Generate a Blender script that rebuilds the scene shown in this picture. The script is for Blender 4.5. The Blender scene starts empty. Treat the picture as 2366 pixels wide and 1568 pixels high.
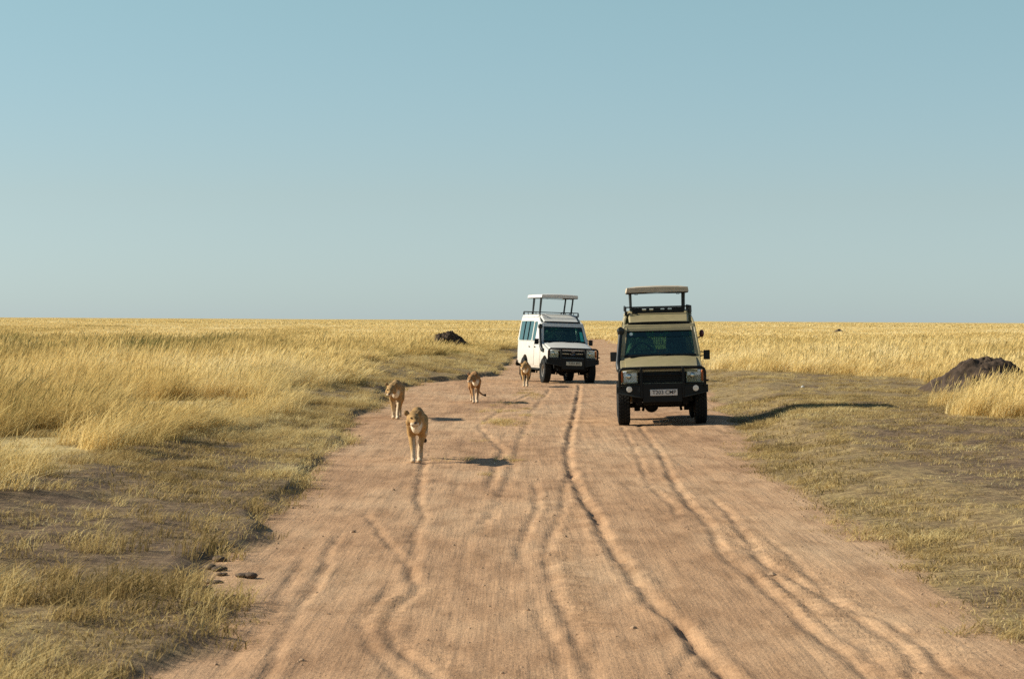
import bpy, bmesh, math, random
import numpy as np
from mathutils import Vector, Matrix, geometry

R = math.radians
random.seed(7)
rng = np.random.default_rng(11)
scene = bpy.context.scene
col = scene.collection

# ------------------------------------------------------------------ camera
CAM_H = 2.2
cam_d = bpy.data.cameras.new('camera')
cam = bpy.data.objects.new('camera', cam_d)
col.objects.link(cam)
cam_d.sensor_width = 36.0
cam_d.lens = 85.0
cam_d.clip_start = 0.1
cam_d.clip_end = 30000.0
CAM_ROT = Matrix.Rotation(R(90 - 0.467), 3, 'X') @ Matrix.Rotation(R(0.315), 3, 'Z')
cam.matrix_world = Matrix.Translation((0, 0, CAM_H)) @ CAM_ROT.to_4x4()
cam_d.dof.use_dof = True
cam_d.dof.focus_distance = 58.0
cam_d.dof.aperture_fstop = 9.0
scene.camera = cam

# ------------------------------------------------------------------ sky, sun, exposure
SUN_EL = 29.5
SUN_DIR = Vector((math.cos(R(SUN_EL)) * math.cos(R(7)), -math.cos(R(SUN_EL)) * math.sin(R(7)), -math.sin(R(SUN_EL))))
world = bpy.data.worlds.new('World')
scene.world = world
world.use_nodes = True
wn = world.node_tree
for n in list(wn.nodes):
    wn.nodes.remove(n)
w_out = wn.nodes.new('ShaderNodeOutputWorld')
w_bg = wn.nodes.new('ShaderNodeBackground')
w_sky = wn.nodes.new('ShaderNodeTexSky')
w_sky.sky_type = 'NISHITA'
w_sky.sun_disc = False
w_sky.sun_elevation = R(SUN_EL)
w_sky.sun_rotation = R(-83)
w_sky.altitude = 1500
w_sky.air_density = 1.0
w_sky.dust_density = 0.6
w_sky.ozone_density = 1.5
w_tint = wn.nodes.new('ShaderNodeMix')
w_tint.data_type = 'RGBA'
w_tint.blend_type = 'MULTIPLY'
w_tint.inputs[0].default_value = 1.0
# dry-season haze: the lowest degrees of the sky are paler and bluer than the clean-air model
w_tc = wn.nodes.new('ShaderNodeTexCoord')
w_sep = wn.nodes.new('ShaderNodeSeparateXYZ')
w_rmp = wn.nodes.new('ShaderNodeValToRGB')
wn.links.new(w_tc.outputs['Generated'], w_sep.inputs[0])
wn.links.new(w_sep.outputs['Z'], w_rmp.inputs[0])
stops = [(0.0, (0.68, 0.85, 1.17)), (0.007, (0.70, 0.86, 1.13)), (0.05, (0.86, 0.905, 0.945)), (0.13, (1.07, 1.15, 0.97)), (0.45, (1.0, 1.05, 0.97))]
el = w_rmp.color_ramp.elements
while len(el) > 1:
    el.remove(el[-1])
for i, (p_, c_) in enumerate(stops):
    e_ = el[0] if i == 0 else el.new(p_)
    e_.position = p_
    e_.color = (*[q / 1.3 for q in c_], 1)
wn.links.new(w_rmp.outputs[0], w_tint.inputs[7])
w_bg.inputs['Strength'].default_value = 0.0975
wn.links.new(w_sky.outputs[0], w_tint.inputs[6])
wn.links.new(w_tint.outputs[2], w_bg.inputs['Color'])
wn.links.new(w_bg.outputs[0], w_out.inputs[0])

sun_d = bpy.data.lights.new('sun', 'SUN')
sun_d.energy = 4.95
sun_d.angle = R(0.5)
sun_d.color = (1.0, 0.93, 0.80)
sun = bpy.data.objects.new('sun', sun_d)
col.objects.link(sun)
sun.rotation_mode = 'QUATERNION'
sun.rotation_quaternion = SUN_DIR.to_track_quat('-Z', 'Y')
sun.location = (-30, 5, 30)

scene.view_settings.view_transform = 'Standard'
scene.view_settings.look = 'None'
scene.view_settings.gamma = 1.0
scene.view_settings.exposure = 0.5
scene.view_settings.use_curve_mapping = False
scene.render.engine = 'CYCLES'
scene.cycles.use_denoising = False      # keeps the grass crisp; the little noise left reads like film grain
scene.cycles.max_bounces = 6
scene.cycles.transparent_max_bounces = 12

# ------------------------------------------------------------------ small maths
F_DISP = 85.0 / 36.0 * 2366.0


def at(u, v, z=0.0):
    """Point of the plane at height z that was measured at photo position u, v (2366 px wide)."""
    d = CAM_ROT @ Vector(((u - 1183.0) / F_DISP, (784.0 - v) / F_DISP, -1.0))
    t = (z - CAM_H) / d.z
    return d.x * t, d.y * t


def _hash(ix, iy, seed):
    h = (ix.astype(np.int64) * 374761393 + iy.astype(np.int64) * 668265263 + seed * 1442695041) & 0xFFFFFFFF
    h = ((h ^ (h >> 13)) * 1274126177) & 0xFFFFFFFF
    h = (h ^ (h >> 16)) & 0xFFFFFFFF
    return h.astype(np.float64) / 4294967295.0


def vnoise(x, y, seed=0):
    ix, iy = np.floor(x), np.floor(y)
    fx, fy = x - ix, y - iy
    fx = fx * fx * (3 - 2 * fx)
    fy = fy * fy * (3 - 2 * fy)
    a = _hash(ix, iy, seed)
    b = _hash(ix + 1, iy, seed)
    c = _hash(ix, iy + 1, seed)
    d = _hash(ix + 1, iy + 1, seed)
    return (a * (1 - fx) + b * fx) * (1 - fy) + (c * (1 - fx) + d * fx) * fy


def fbm(x, y, seed=0, octv=4):
    s, a, t = 0.0, 1.0, 0.0
    for k in range(octv):
        s = s + a * vnoise(x * 2 ** k + 17.3 * k, y * 2 ** k - 9.1 * k, seed + k)
        t += a
        a *= 0.5
    return s / t


def sstep(a, b, x):
    t = np.clip((x - a) / (b - a), 0, 1)
    return t * t * (3 - 2 * t)


# ------------------------------------------------------------------ materials
def new_mat(name):
    m = bpy.data.materials.new(name)
    m.use_nodes = True
    nt = m.node_tree
    return m, nt, nt.nodes['Principled BSDF'], nt.nodes['Material Output']


def N(nt, t, **kw):
    n = nt.nodes.new(t)
    for k, v in kw.items():
        setattr(n, k, v)
    return n


def ramp(nt, stops):
    r = nt.nodes.new('ShaderNodeValToRGB')
    e = r.color_ramp.elements
    while len(e) > 1:
        e.remove(e[-1])
    e[0].position = stops[0][0]
    e[0].color = (*stops[0][1], 1)
    for p, c in stops[1:]:
        k = e.new(p)
        k.color = (*c, 1)
    return r


def mixc(nt, fac, a, b, blend='MIX'):
    m = nt.nodes.new('ShaderNodeMix')
    m.data_type = 'RGBA'
    m.blend_type = blend
    for sock, val in ((m.inputs[0], fac), (m.inputs[6], a), (m.inputs[7], b)):
        if isinstance(val, (int, float)):
            sock.default_value = val
        elif isinstance(val, tuple):
            sock.default_value = (*val, 1)
        else:
            nt.links.new(val, sock)
    return m.outputs[2]


def mathn(nt, op, a, b=None, clamp=False):
    m = nt.nodes.new('ShaderNodeMath')
    m.operation = op
    m.use_clamp = clamp
    for sock, val in ((m.inputs[0], a), (m.inputs[1], b)):
        if val is None:
            continue
        if isinstance(val, (int, float)):
            sock.default_value = val
        else:
            nt.links.new(val, sock)
    return m.outputs[0]


def noise(nt, scale, detail=4, rough=0.55, vec=None):
    n = nt.nodes.new('ShaderNodeTexNoise')
    n.inputs['Scale'].default_value = scale
    n.inputs['Detail'].default_value = detail
    n.inputs['Roughness'].default_value = rough
    if vec is not None:
        nt.links.new(vec, n.inputs['Vector'])
    return n.outputs['Fac']


def simple_mat(name, color, rough=0.5, metal=0.0, vary=0.12, scale=6.0, dust=0.0, bump=0.0, spec=0.5, skirt=0.0):
    m, nt, b, o = new_mat(name)
    tc = N(nt, 'ShaderNodeTexCoord')
    f = noise(nt, scale, 5, 0.6, tc.outputs['Object'])
    dark = tuple(c * (1 - vary) for c in color)
    lite = tuple(min(1, c * (1 + vary)) for c in color)
    r = ramp(nt, [(0.3, dark), (0.7, lite)])
    nt.links.new(f, r.inputs[0])
    out = r.outputs[0]
    if dust > 0:
        f2 = noise(nt, 3.1, 6, 0.65, tc.outputs['Object'])
        r2 = ramp(nt, [(0.35, (0, 0, 0)), (0.75, (dust, dust, dust))])
        nt.links.new(f2, r2.inputs[0])
        out = mixc(nt, r2.outputs[0], out, (0.36, 0.26, 0.17))
    if skirt > 0:                                # road dust thrown up on the lower panels
        sp = N(nt, 'ShaderNodeSeparateXYZ')
        nt.links.new(tc.outputs['Object'], sp.inputs[0])
        mr = N(nt, 'ShaderNodeMapRange')
        mr.inputs['From Min'].default_value = 1.15
        mr.inputs['From Max'].default_value = 0.50
        mr.inputs['To Max'].default_value = skirt * 1.6
        nt.links.new(sp.outputs['Z'], mr.inputs['Value'])
        out = mixc(nt, mathn(nt, 'MULTIPLY', mr.outputs[0], noise(nt, 4.0, 6, 0.7, tc.outputs['Object']), True), out, (0.40, 0.27, 0.165))
    nt.links.new(out, b.inputs['Base Color'])
    b.inputs['Roughness'].default_value = rough
    b.inputs['Metallic'].default_value = metal
    b.inputs['Specular IOR Level'].default_value = spec
    if bump > 0:
        bp = N(nt, 'ShaderNodeBump')
        bp.inputs['Strength'].default_value = bump
        bp.inputs['Distance'].default_value = 0.02
        f3 = noise(nt, scale * 8, 4, 0.6, tc.outputs['Object'])
        nt.links.new(f3, bp.inputs['Height'])
        nt.links.new(bp.outputs[0], b.inputs['Normal'])
    return m


def glass_mat(name, tint, gloss=1.0):
    m, nt, b, o = new_mat(name)
    nt.nodes.remove(b)
    tr = N(nt, 'ShaderNodeBsdfTransparent')
    tr.inputs[0].default_value = (*tint, 1)
    gl = N(nt, 'ShaderNodeBsdfGlossy')
    gl.inputs['Roughness'].default_value = 0.04
    gl.inputs['Color'].default_value = (0.70, 0.92, 0.86, 1)
    fr = N(nt, 'ShaderNodeFresnel')
    fr.inputs[0].default_value = 1.5
    fac = mathn(nt, 'MULTIPLY', fr.outputs[0], gloss, True)
    mx = N(nt, 'ShaderNodeMixShader')
    nt.links.new(fac, mx.inputs[0])
    nt.links.new(tr.outputs[0], mx.inputs[1])
    nt.links.new(gl.outputs[0], mx.inputs[2])
    nt.links.new(mx.outputs[0], o.inputs[0])
    return m


# ground: zones come from attributes of the land itself (road, soil, straw)
def ground_material():
    m, nt, b, o = new_mat('earth')
    geo = N(nt, 'ShaderNodeNewGeometry')
    pos = geo.outputs['Position']
    a_road = N(nt, 'ShaderNodeAttribute', attribute_name='road').outputs['Fac']
    a_soil = N(nt, 'ShaderNodeAttribute', attribute_name='soil').outputs['Fac']
    a_straw = N(nt, 'ShaderNodeAttribute', attribute_name='straw').outputs['Fac']
    mp = N(nt, 'ShaderNodeMapping')
    mp.inputs['Scale'].default_value = (1.0, 0.30, 1.0)
    nt.links.new(pos, mp.inputs['Vector'])
    n_big = noise(nt, 0.45, 5, 0.6, mp.outputs[0])
    n_mid = noise(nt, 2.6, 6, 0.65, mp.outputs[0])
    n_fine = noise(nt, 22.0, 5, 0.7, pos)
    n_grit = noise(nt, 70.0, 3, 0.7, pos)
    # dirt of the track
    r1 = ramp(nt, [(0.28, (0.330, 0.190, 0.100)), (0.47, (0.475, 0.290, 0.158)), (0.72, (0.560, 0.378, 0.220))])
    nt.links.new(n_big, r1.inputs[0])
    r2 = ramp(nt, [(0.34, (0.64, 0.60, 0.56)), (0.53, (1.0, 1.0, 1.0)), (0.72, (1.16, 1.15, 1.12))])
    nt.links.new(n_mid, r2.inputs[0])
    dirt = mixc(nt, 0.75, r1.outputs[0], r2.outputs[0], 'MULTIPLY')
    r3 = ramp(nt, [(0.32, (0.66, 0.64, 0.62)), (0.5, (1, 1, 1)), (0.7, (1.16, 1.15, 1.12))])
    nt.links.new(n_fine, r3.inputs[0])
    dirt = mixc(nt, 0.8, dirt, r3.outputs[0], 'MULTIPLY')
    r3b = ramp(nt, [(0.34, (0.62, 0.60, 0.58)), (0.5, (1, 1, 1)), (0.66, (1.22, 1.2, 1.17))])
    nt.links.new(n_grit, r3b.inputs[0])
    dirt = mixc(nt, 0.6, dirt, r3b.outputs[0], 'MULTIPLY')
    # verge: brown soil with dry litter
    r4 = ramp(nt, [(0.34, (0.115, 0.078, 0.040)), (0.50, (0.250, 0.175, 0.080)), (0.64, (0.440, 0.325, 0.140))])
    mp2 = N(nt, 'ShaderNodeMapping')
    mp2.inputs['Scale'].default_value = (0.6, 1.0, 1.0)
    nt.links.new(pos, mp2.inputs['Vector'])
    n_v = noise(nt, 7.5, 8, 0.78, mp2.outputs[0])
    nt.links.new(n_v, r4.inputs[0])
    r4b = ramp(nt, [(0.36, (0.060, 0.040, 0.024)), (0.52, (0.160, 0.106, 0.062)), (0.66, (0.26, 0.180, 0.10))])
    nt.links.new(n_v, r4b.inputs[0])
    mp4 = N(nt, 'ShaderNodeMapping')
    mp4.inputs['Scale'].default_value = (0.75, 0.55, 1.0)
    nt.links.new(pos, mp4.inputs['Vector'])
    n_patch = noise(nt, 1.7, 7, 0.72, mp4.outputs[0])
    sf = mathn(nt, 'ADD', mathn(nt, 'MULTIPLY', a_soil, 0.8), mathn(nt, 'MULTIPLY', mathn(nt, 'SUBTRACT', n_patch, 0.48), 3.0), True)
    verge = mixc(nt, sf, r4.outputs[0], r4b.outputs[0])
    # straw: bed of the tall grass and the far plain
    r5 = ramp(nt, [(0.30, (0.36, 0.26, 0.11)), (0.55, (0.56, 0.43, 0.19)), (0.75, (0.66, 0.53, 0.26))])
    n_s = noise(nt, 0.9, 8, 0.7, pos)
    nt.links.new(n_s, r5.inputs[0])
    land = mixc(nt, a_straw, verge, r5.outputs[0])
    # break the road edge with the noise
    e = mathn(nt, 'ADD', a_road, mathn(nt, 'MULTIPLY', mathn(nt, 'SUBTRACT', n_v, 0.5), 0.9))
    er = N(nt, 'ShaderNodeMapRange')
    er.inputs['From Min'].default_value = 0.30
    er.inputs['From Max'].default_value = 0.72
    nt.links.new(e, er.inputs['Value'])
    colr = mixc(nt, er.outputs[0], land, dirt)
    nt.links.new(colr, b.inputs['Base Color'])
    b.inputs['Roughness'].default_value = 0.95
    b.inputs['Specular IOR Level'].default_value = 0.15
    bp = N(nt, 'ShaderNodeBump')
    bp.inputs['Strength'].default_value = 0.55
    bp.inputs['Distance'].default_value = 0.03
    h = mathn(nt, 'ADD', mathn(nt, 'MULTIPLY', n_fine, 0.9), mathn(nt, 'MULTIPLY', n_grit, 0.35))
    mp3 = N(nt, 'ShaderNodeMapping')
    mp3.inputs['Scale'].default_value = (11.0, 0.55, 1.0)
    nt.links.new(pos, mp3.inputs['Vector'])
    n_str = noise(nt, 1.0, 4, 0.65, mp3.outputs[0])
    h = mathn(nt, 'ADD', h, mathn(nt, 'MULTIPLY', n_str, 0.55))
    mp5 = N(nt, 'ShaderNodeMapping')
    mp5.inputs['Rotation'].default_value = (0, 0, R(7))
    mp5.inputs['Scale'].default_value = (16.0, 0.35, 1.0)
    nt.links.new(pos, mp5.inputs['Vector'])
    mp6 = N(nt, 'ShaderNodeMapping')
    mp6.inputs['Rotation'].default_value = (0, 0, R(-5))
    mp6.inputs['Scale'].default_value = (13.0, 0.45, 1.0)
    nt.links.new(pos, mp6.inputs['Vector'])
    h = mathn(nt, 'ADD', h, mathn(nt, 'MULTIPLY', noise(nt, 1.0, 3, 0.6, mp5.outputs[0]), 0.5))
    h = mathn(nt, 'ADD', h, mathn(nt, 'MULTIPLY', noise(nt, 1.0, 3, 0.6, mp6.outputs[0]), 0.45))
    nt.links.new(h, bp.inputs['Height'])
    nt.links.new(bp.outputs[0], b.inputs['Normal'])
    return m


def grass_material(name, stops, trans=0.35):
    m, nt, b, o = new_mat(name)
    ti = N(nt, 'ShaderNodeAttribute', attribute_name='tint', attribute_type='INSTANCER').outputs['Fac']
    bl = N(nt, 'ShaderNodeAttribute', attribute_name='blade').outputs['Fac']
    f = mathn(nt, 'ADD', ti, mathn(nt, 'MULTIPLY', mathn(nt, 'SUBTRACT', bl, 0.5), 0.45), True)
    r = ramp(nt, stops)
    nt.links.new(f, r.inputs[0])
    d = N(nt, 'ShaderNodeBsdfDiffuse')
    t = N(nt, 'ShaderNodeBsdfTranslucent')
    nt.links.new(r.outputs[0], d.inputs[0])
    nt.links.new(r.outputs[0], t.inputs[0])
    mx = N(nt, 'ShaderNodeMixShader')
    mx.inputs[0].default_value = trans
    nt.links.new(d.outputs[0], mx.inputs[1])
    nt.links.new(t.outputs[0], mx.inputs[2])
    nt.links.new(mx.outputs[0], o.inputs[0])
    nt.nodes.remove(b)
    return m


M = {}
M['earth'] = ground_material()
M['tall'] = grass_material('dry_grass', [(0.0, (0.16, 0.17, 0.055)), (0.22, (0.38, 0.28, 0.10)), (0.42, (0.62, 0.445, 0.165)),
                                         (0.66, (0.77, 0.59, 0.25)), (1.0, (0.83, 0.69, 0.38))], 0.30)
M['short'] = grass_material('verge_grass', [(0.0, (0.15, 0.115, 0.045)), (0.28, (0.32, 0.220, 0.092)), (0.52, (0.55, 0.400, 0.162)),
                                            (0.80, (0.67, 0.535, 0.25)), (1.0, (0.74, 0.63, 0.34))], 0.34)
M['tan'] = simple_mat('tan_paint', (0.305, 0.258, 0.130), 0.42, dust=0.3, skirt=0.8)
M['white'] = simple_mat('white_paint', (0.62, 0.61, 0.55), 0.38, dust=0.16, skirt=0.6, vary=0.04)
M['tan_roof'] = simple_mat('tan_canvas', (0.50, 0.42, 0.30), 0.7, dust=0.2)
M['white_roof'] = simple_mat('white_fibreglass', (0.68, 0.66, 0.60), 0.55, dust=0.15, vary=0.05)
M['black'] = simple_mat('black_steel', (0.005, 0.007, 0.007), 0.5, dust=0.008, spec=0.22)
M['winch'] = simple_mat('dark_steel', (0.011, 0.016, 0.016), 0.45, dust=0.02, spec=0.3)
M['rubber'] = simple_mat('tyre_rubber', (0.010, 0.012, 0.012), 0.85, dust=0.045, bump=0.3, spec=0.2)
M['under'] = simple_mat('underbody', (0.007, 0.007, 0.007), 0.8, dust=0.01, spec=0.15)
M['steel'] = simple_mat('wheel_steel', (0.30, 0.29, 0.26), 0.5, 0.6, dust=0.4)
M['chrome'] = simple_mat('chrome', (0.65, 0.68, 0.68), 0.18, 1.0, vary=0.03)
M['lamp'] = simple_mat('lamp_reflector', (0.84, 0.92, 0.96), 0.25, 0.0, vary=0.15, scale=25)
M['lens'] = glass_mat('lamp_lens', (0.98, 0.99, 1.0), 1.2)
M['amber'] = simple_mat('amber_lens', (0.55, 0.13, 0.02), 0.25)
M['fog'] = simple_mat('fog_lens', (0.72, 0.70, 0.60), 0.3)
M['glass'] = glass_mat('windscreen_glass', (0.64, 0.82, 0.76), 1.7)
M['sideglass'] = glass_mat('side_glass', (0.30, 0.40, 0.38), 1.6)
M['strip'] = glass_mat('green_sun_strip', (0.22, 0.46, 0.36), 2.4)
M['interior'] = simple_mat('dark_vinyl', (0.030, 0.036, 0.034), 0.7)
M['seat'] = simple_mat('seat_cover', (0.085, 0.10, 0.09), 0.8)
M['plate'] = simple_mat('plate_white', (0.62, 0.61, 0.55), 0.5, vary=0.05)
M['plate_y'] = simple_mat('plate_worn', (0.46, 0.46, 0.36), 0.5, vary=0.1)
M['ink'] = simple_mat('plate_ink', (0.02, 0.02, 0.02), 0.5)
M['teal'] = simple_mat('teal_panel', (0.05, 0.42, 0.34), 0.5)
M['paper'] = simple_mat('pale_sticker', (0.55, 0.72, 0.74), 0.5)
M['pale_panel'] = simple_mat('pale_window_panel', (0.64, 0.60, 0.58), 0.8)
M['pale_net'] = simple_mat('pale_wire', (0.50, 0.46, 0.32), 0.6)
M['shirt'] = simple_mat('khaki_shirt', (0.46, 0.43, 0.27), 0.85)
M['shirt2'] = simple_mat('pale_green_shirt', (0.50, 0.56, 0.38), 0.85)
M['skin'] = simple_mat('brown_skin', (0.115, 0.062, 0.038), 0.55)
M['hair'] = simple_mat('black_hair', (0.012, 0.011, 0.010), 0.8)
M['red'] = simple_mat('dark_red_plastic', (0.16, 0.03, 0.03), 0.4)
M['grit'] = simple_mat('road_grit', (0.40, 0.26, 0.15), 0.95, vary=0.3, scale=30)
M['clod'] = simple_mat('dark_clod', (0.115, 0.075, 0.045), 0.95, vary=0.45, bump=0.6)
M['mound'] = simple_mat('termite_earth', (0.115, 0.084, 0.058), 0.95, vary=0.45, scale=3.5, bump=0.9)
M['mound_dark'] = simple_mat('dark_mound_earth', (0.062, 0.038, 0.021), 0.95, vary=0.5, scale=6.0, bump=0.9)
M['weed'] = simple_mat('weed_leaf', (0.085, 0.105, 0.045), 0.8, vary=0.3)
M['stone'] = simple_mat('pale_stone', (0.55, 0.53, 0.47), 0.8)


# ------------------------------------------------------------------ mesh builder
class MB:
    def __init__(self):
        self.v, self.f = [], []

    def add(self, verts, faces):
        b = len(self.v)
        self.v += [tuple(p) for p in verts]
        self.f += [tuple(i + b for i in f) for f in faces]
        return self

    def hexa(self, p):          # bottom 4 (ccw from above), top 4
        return self.add(p, [(3, 2, 1, 0), (4, 5, 6, 7), (0, 1, 5, 4), (1, 2, 6, 5), (2, 3, 7, 6), (3, 0, 4, 7)])

    def box(self, x0, x1, y0, y1, z0, z1):
        return self.hexa([(x0, y0, z0), (x1, y0, z0), (x1, y1, z0), (x0, y1, z0),
                          (x0, y0, z1), (x1, y0, z1), (x1, y1, z1), (x0, y1, z1)])

    def tube(self, path, r, n=8, closed=False):
        path = [Vector(p) for p in path]
        k = len(path)
        rr = r if isinstance(r, (list, tuple)) else [r] * k
        rings, prev = [], None
        for i, p in enumerate(path):
            if closed:
                d = path[(i + 1) % k] - path[i - 1]
            else:
                d = path[min(i + 1, k - 1)] - path[max(i - 1, 0)]
            d.normalize()
            if prev is None:
                a = Vector((0, 0, 1)) if abs(d.z) < 0.9 else Vector((1, 0, 0))
                prev = d.cross(a).normalized()
            s = (prev - d * prev.dot(d)).normalized()
            prev = s
            t = d.cross(s)
            rings.append([p + (s * math.cos(2 * math.pi * j / n) + t * math.sin(2 * math.pi * j / n)) * rr[i] for j in range(n)])
        vs = [q for ring in rings for q in ring]
        fs = []
        for i in range(k if closed else k - 1):
            a, b = i * n, ((i + 1) % k) * n
            for j in range(n):
                fs.append((a + j, a + (j + 1) % n, b + (j + 1) % n, b + j))
        if not closed:
            fs.append(tuple(range(n))[::-1])
            fs.append(tuple((k - 1) * n + j for j in range(n)))
        return self.add(vs, fs)

    def lathe_x(self, prof, n=32, cx=0, cy=0, cz=0):     # profile of (x, radius) turned about the X axis, closed loop
        k = len(prof)
        vs = [(cx + px, cy + pr * math.cos(2 * math.pi * j / n), cz + pr * math.sin(2 * math.pi * j / n)) for j in range(n) for px, pr in prof]
        fs = [(j * k + i, j * k + (i + 1) % k, ((j + 1) % n) * k + (i + 1) % k, ((j + 1) % n) * k + i) for j in range(n) for i in range(k)]
        return self.add(vs, fs)

    def disc_y(self, cx, cy, cz, r, depth, n=20, dome=0.0):   # short round body facing -Y
        vs = [(cx + r * math.cos(2 * math.pi * j / n), cy, cz + r * math.sin(2 * math.pi * j / n)) for j in range(n)]
        vs += [(cx + r * math.cos(2 * math.pi * j / n), cy + depth, cz + r * math.sin(2 * math.pi * j / n)) for j in range(n)]
        vs.append((cx, cy - dome, cz))
        fs = [(j, (j + 1) % n, n + (j + 1) % n, n + j) for j in range(n)]
        fs += [(2 * n, (j + 1) % n, j) for j in range(n)]
        fs.append(tuple(n + j for j in range(n)))
        return self.add(vs, fs)

    def ball(self, c, r, n=14, m=9, rot=None):
        r = (r, r, r) if isinstance(r, (int, float)) else r
        c = Vector(c)
        vs = []
        for i in range(1, m):
            th = math.pi * i / m
            for j in range(n):
                ph = 2 * math.pi * j / n
                p = Vector((r[0] * math.sin(th) * math.cos(ph), r[1] * math.sin(th) * math.sin(ph), r[2] * math.cos(th)))
                if rot is not None:
                    p = rot @ p
                vs.append(c + p)
        a, b = Vector((0, 0, r[2])), Vector((0, 0, -r[2]))
        if rot is not None:
            a, b = rot @ a, rot @ b
        vs += [c + a, c + b]
        t, u = len(vs) - 2, len(vs) - 1
        fs = [(i * n + j, (i + 1) * n + j, (i + 1) * n + (j + 1) % n, i * n + (j + 1) % n) for i in range(m - 2) for j in range(n)]
        fs += [(t, j, (j + 1) % n) for j in range(n)]
        fs += [(u, (m - 2) * n + (j + 1) % n, (m - 2) * n + j) for j in range(n)]
        return self.add(vs, fs)

    def limb(self, pts, rad):     # chain of tapering capsules, for bodies that are fused afterwards
        for i, p in enumerate(pts):
            self.ball(p, rad[i])
            if i:
                self.tube([pts[i - 1], p], [rad[i - 1], rad[i]], 12)
        return self

    def plate(self, outer, holes, fo, fi):
        loops = [[Vector((a, b, 0)) for a, b in lp] for lp in [outer] + holes]
        flat = [p for lp in loops for p in lp]
        tris = geometry.tessellate_polygon(loops)
        n = len(flat)
        vs = [fo(p.x, p.y) for p in flat] + [fi(p.x, p.y) for p in flat]
        fs = [tuple(t) for t in tris] + [tuple(i + n for i in t[::-1]) for t in tris]
        b = 0
        for lp in loops:
            k = len(lp)
            for i in range(k):
                j = (i + 1) % k
                fs.append((b + i, b + j, n + b + j, n + b + i))
            b += k
        return self.add(vs, fs)

    def extrude_x(self, poly, x0, x1):
        n = len(poly)
        vs = [(x0, a, b) for a, b in poly] + [(x1, a, b) for a, b in poly]
        fs = [tuple(range(n)), tuple(range(2 * n - 1, n - 1, -1))]
        fs += [(i, i + n, (i + 1) % n + n, (i + 1) % n) for i in range(n)]
        return self.add(vs, fs)

    def mesh(self, name, mat, smooth=32):
        me = bpy.data.meshes.new(name)
        me.from_pydata(self.v, [], self.f)
        bm = bmesh.new()
        bm.from_mesh(me)
        bmesh.ops.recalc_face_normals(bm, faces=bm.faces)
        bm.to_mesh(me)
        bm.free()
        if smooth:
            me.shade_smooth()
            me.set_sharp_from_angle(angle=R(smooth))
        me.materials.append(mat)
        return me

    def build(self, name, mat, parent=None, smooth=32, bevel=0.0):
        o = bpy.data.objects.new(name, self.mesh(name, mat, smooth))
        col.objects.link(o)
        o.parent = parent
        if bevel:
            bv = o.modifiers.new('bevel', 'BEVEL')
            bv.width = bevel
            bv.segments = 2
            bv.limit_method = 'ANGLE'
            bv.angle_limit = R(35)
        return o


def tag(o, label=None, cat=None, group=None, kind=None):
    for k, v in (('label', label), ('category', cat), ('group', group), ('kind', kind)):
        if v:
            o[k] = v
    return o


def empty(name, loc=(0, 0, 0), parent=None):
    o = bpy.data.objects.new(name, None)
    col.objects.link(o)
    o.location = loc
    o.parent = parent
    o.empty_display_size = 0.2
    return o


# ------------------------------------------------------------------ the land
EL_Y = [0, 12, 16, 18.6, 20, 21.6, 23.6, 27, 35.7, 50, 62, 75, 83, 90, 94, 110, 134, 200, 269, 330]
EL_X = [-1.7, -1.95, -2.1, -2.3, -2.85, -2.9, -2.5, -2.65, -2.95, -3.3, -3.6, -3.7, -3.3, -1.4, -0.7, -0.4, 0.1, 4.0, 8.2, 9.0]
ER_Y = [0, 12, 16, 20, 24, 28, 35.3, 45.7, 52, 60, 77, 100, 130, 200, 245, 300, 330]
ER_X = [4.2, 3.9, 3.7, 3.6, 3.7, 3.6, 3.65, 4.15, 4.7, 5.3, 6.3, 7.6, 8.4, 9.8, 10.8, 12.5, 12.0]

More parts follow.
